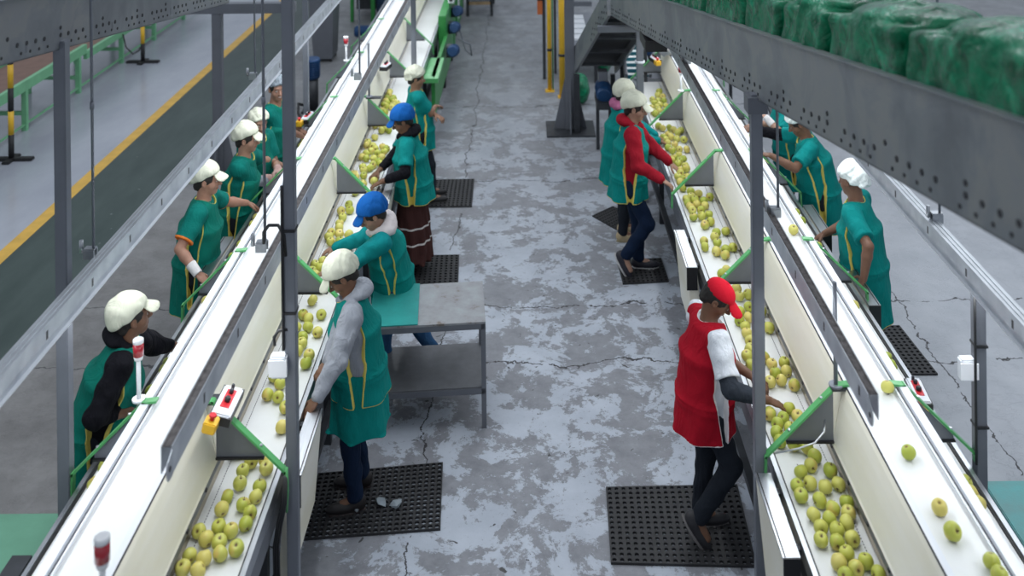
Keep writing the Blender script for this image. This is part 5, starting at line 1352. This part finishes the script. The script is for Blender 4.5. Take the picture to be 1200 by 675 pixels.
# 12 smiling, grey hairnet
person('smiling worker in a grey hairnet and green tabard at the back of the left conveyor', (-2.72, 10.85), R_(-12), 1.74, lean=.10, hpx=(325, 104), head=(48, -6), skin=(.30,.16,.11),
       top=c_green_s, top_name='tunic_shirt', sleeve='elbow', apron=c_green, hem=.5, legs=c_char, cap='net', cap_mat=c_gnet, res=.0075, stout=1.15, open_mouth=True,
       hands=(hz(352, 152, 1.08), hz(354, 160, 1.08)))
# 13 right outer under the beam
person('worker in a teal tabard over black sleeves leaning across the belt under the overhead beam', (2.72, 9.35), R_(172), 1.66, lean=.25, head=(0, -30), skin=DK,
       top=c_teal_s, top_name='tunic_shirt', sleeve='short', apron=c_teal, hem=.58, legs=c_char, cap='mob', cap_mat=c_net, res=.007,
       hands=(tuple(aty(903, 182, 9.05)), tuple(aty(869, 150, 9.7))), extras=(('armwarmer', 1, c_blk),), stout=1.1)
# 14 hairnet, back to the camera
person('worker in a white mob cap and teal tunic seen from behind at the right conveyor', (2.71, 7.93), R_(150), 1.68, lean=.12, hpx=(998, 212), head=(20, -8), skin=(.19,.095,.06),
       top=c_teal_s, top_name='tunic_shirt', sleeve='short', apron=c_teal, hem=.52, legs=c_char, cap='mob', cap_mat=c_net, res=.0065,
       hands=(hz(1012, 327, 1.0), hz(966, 274, 1.0)), elbow=((.4, -.3), (.3, 0)), hr=False, stout=1.02,
       palm=(((-.3, .2, -.6), (-.8, 0, .3)), None))
person('worker with a white wrist cuff mostly hidden behind the overhead beam', (2.72, 10.35), R_(175), 1.64, lean=.15, head=(0, -20), skin=(.40,.23,.16),
       top=c_teal_s, top_name='tunic_shirt', sleeve='short', apron=c_teal, hem=.55, legs=c_char, cap='mob', cap_mat=c_cap, res=.009,
       hands=(tuple(aty(897, 137, 10.1)), hz(884, 146, 1.1)), elbow=((.3, 0), (0, 0)), extras=(('wristband', 0, c_band),))
# ------------------------------------------------------------------ daylight
w = bpy.data.worlds.new('sky'); SC.world = w; w.use_nodes = True; nt = w.node_tree; bg = nt.nodes['Background']
tc = nt.nodes.new('ShaderNodeTexCoord'); sp = nt.nodes.new('ShaderNodeSeparateXYZ'); nt.links.new(tc.outputs['Generated'], sp.inputs[0])
r = ramp(nt, [(0, (.30, .33, .38)), (.5, (.42, .47, .54)), (.62, (.62, .70, .82)), (1, (.86, .93, 1.0))], sp.outputs['Z'])
mr = N(nt, 'ShaderNodeMapRange'); mr.inputs[1].default_value = -1; mr.inputs[2].default_value = 1; nt.links.new(sp.outputs['Z'], mr.inputs[0]); nt.links.new(mr.outputs[0], r.inputs['Fac'])
nt.links.new(r.outputs['Color'], bg.inputs['Color']); bg.inputs['Strength'].default_value = .62
def area(name, loc, tgt, sx, sy, e, col):
    l = bpy.data.lights.new(name, 'AREA'); l.shape = 'RECTANGLE'; l.size = sx; l.size_y = sy; l.energy = e; l.color = col
    o = bpy.data.objects.new(name, l); COL.objects.link(o); o.location = loc
    o.rotation_euler = (Vector(tgt)-Vector(loc)).to_track_quat('-Z', 'Y').to_euler(); return o
area('roof_light_strip', (.8, 10, 9), (.2, 9.5, 0), 2.0, 22, 520, (.90, .95, 1))
SC.view_settings.view_transform = 'Standard'; SC.view_settings.look = 'None'; SC.view_settings.gamma = 1; SC.view_settings.use_curve_mapping = False
SC.view_settings.exposure = 0.10
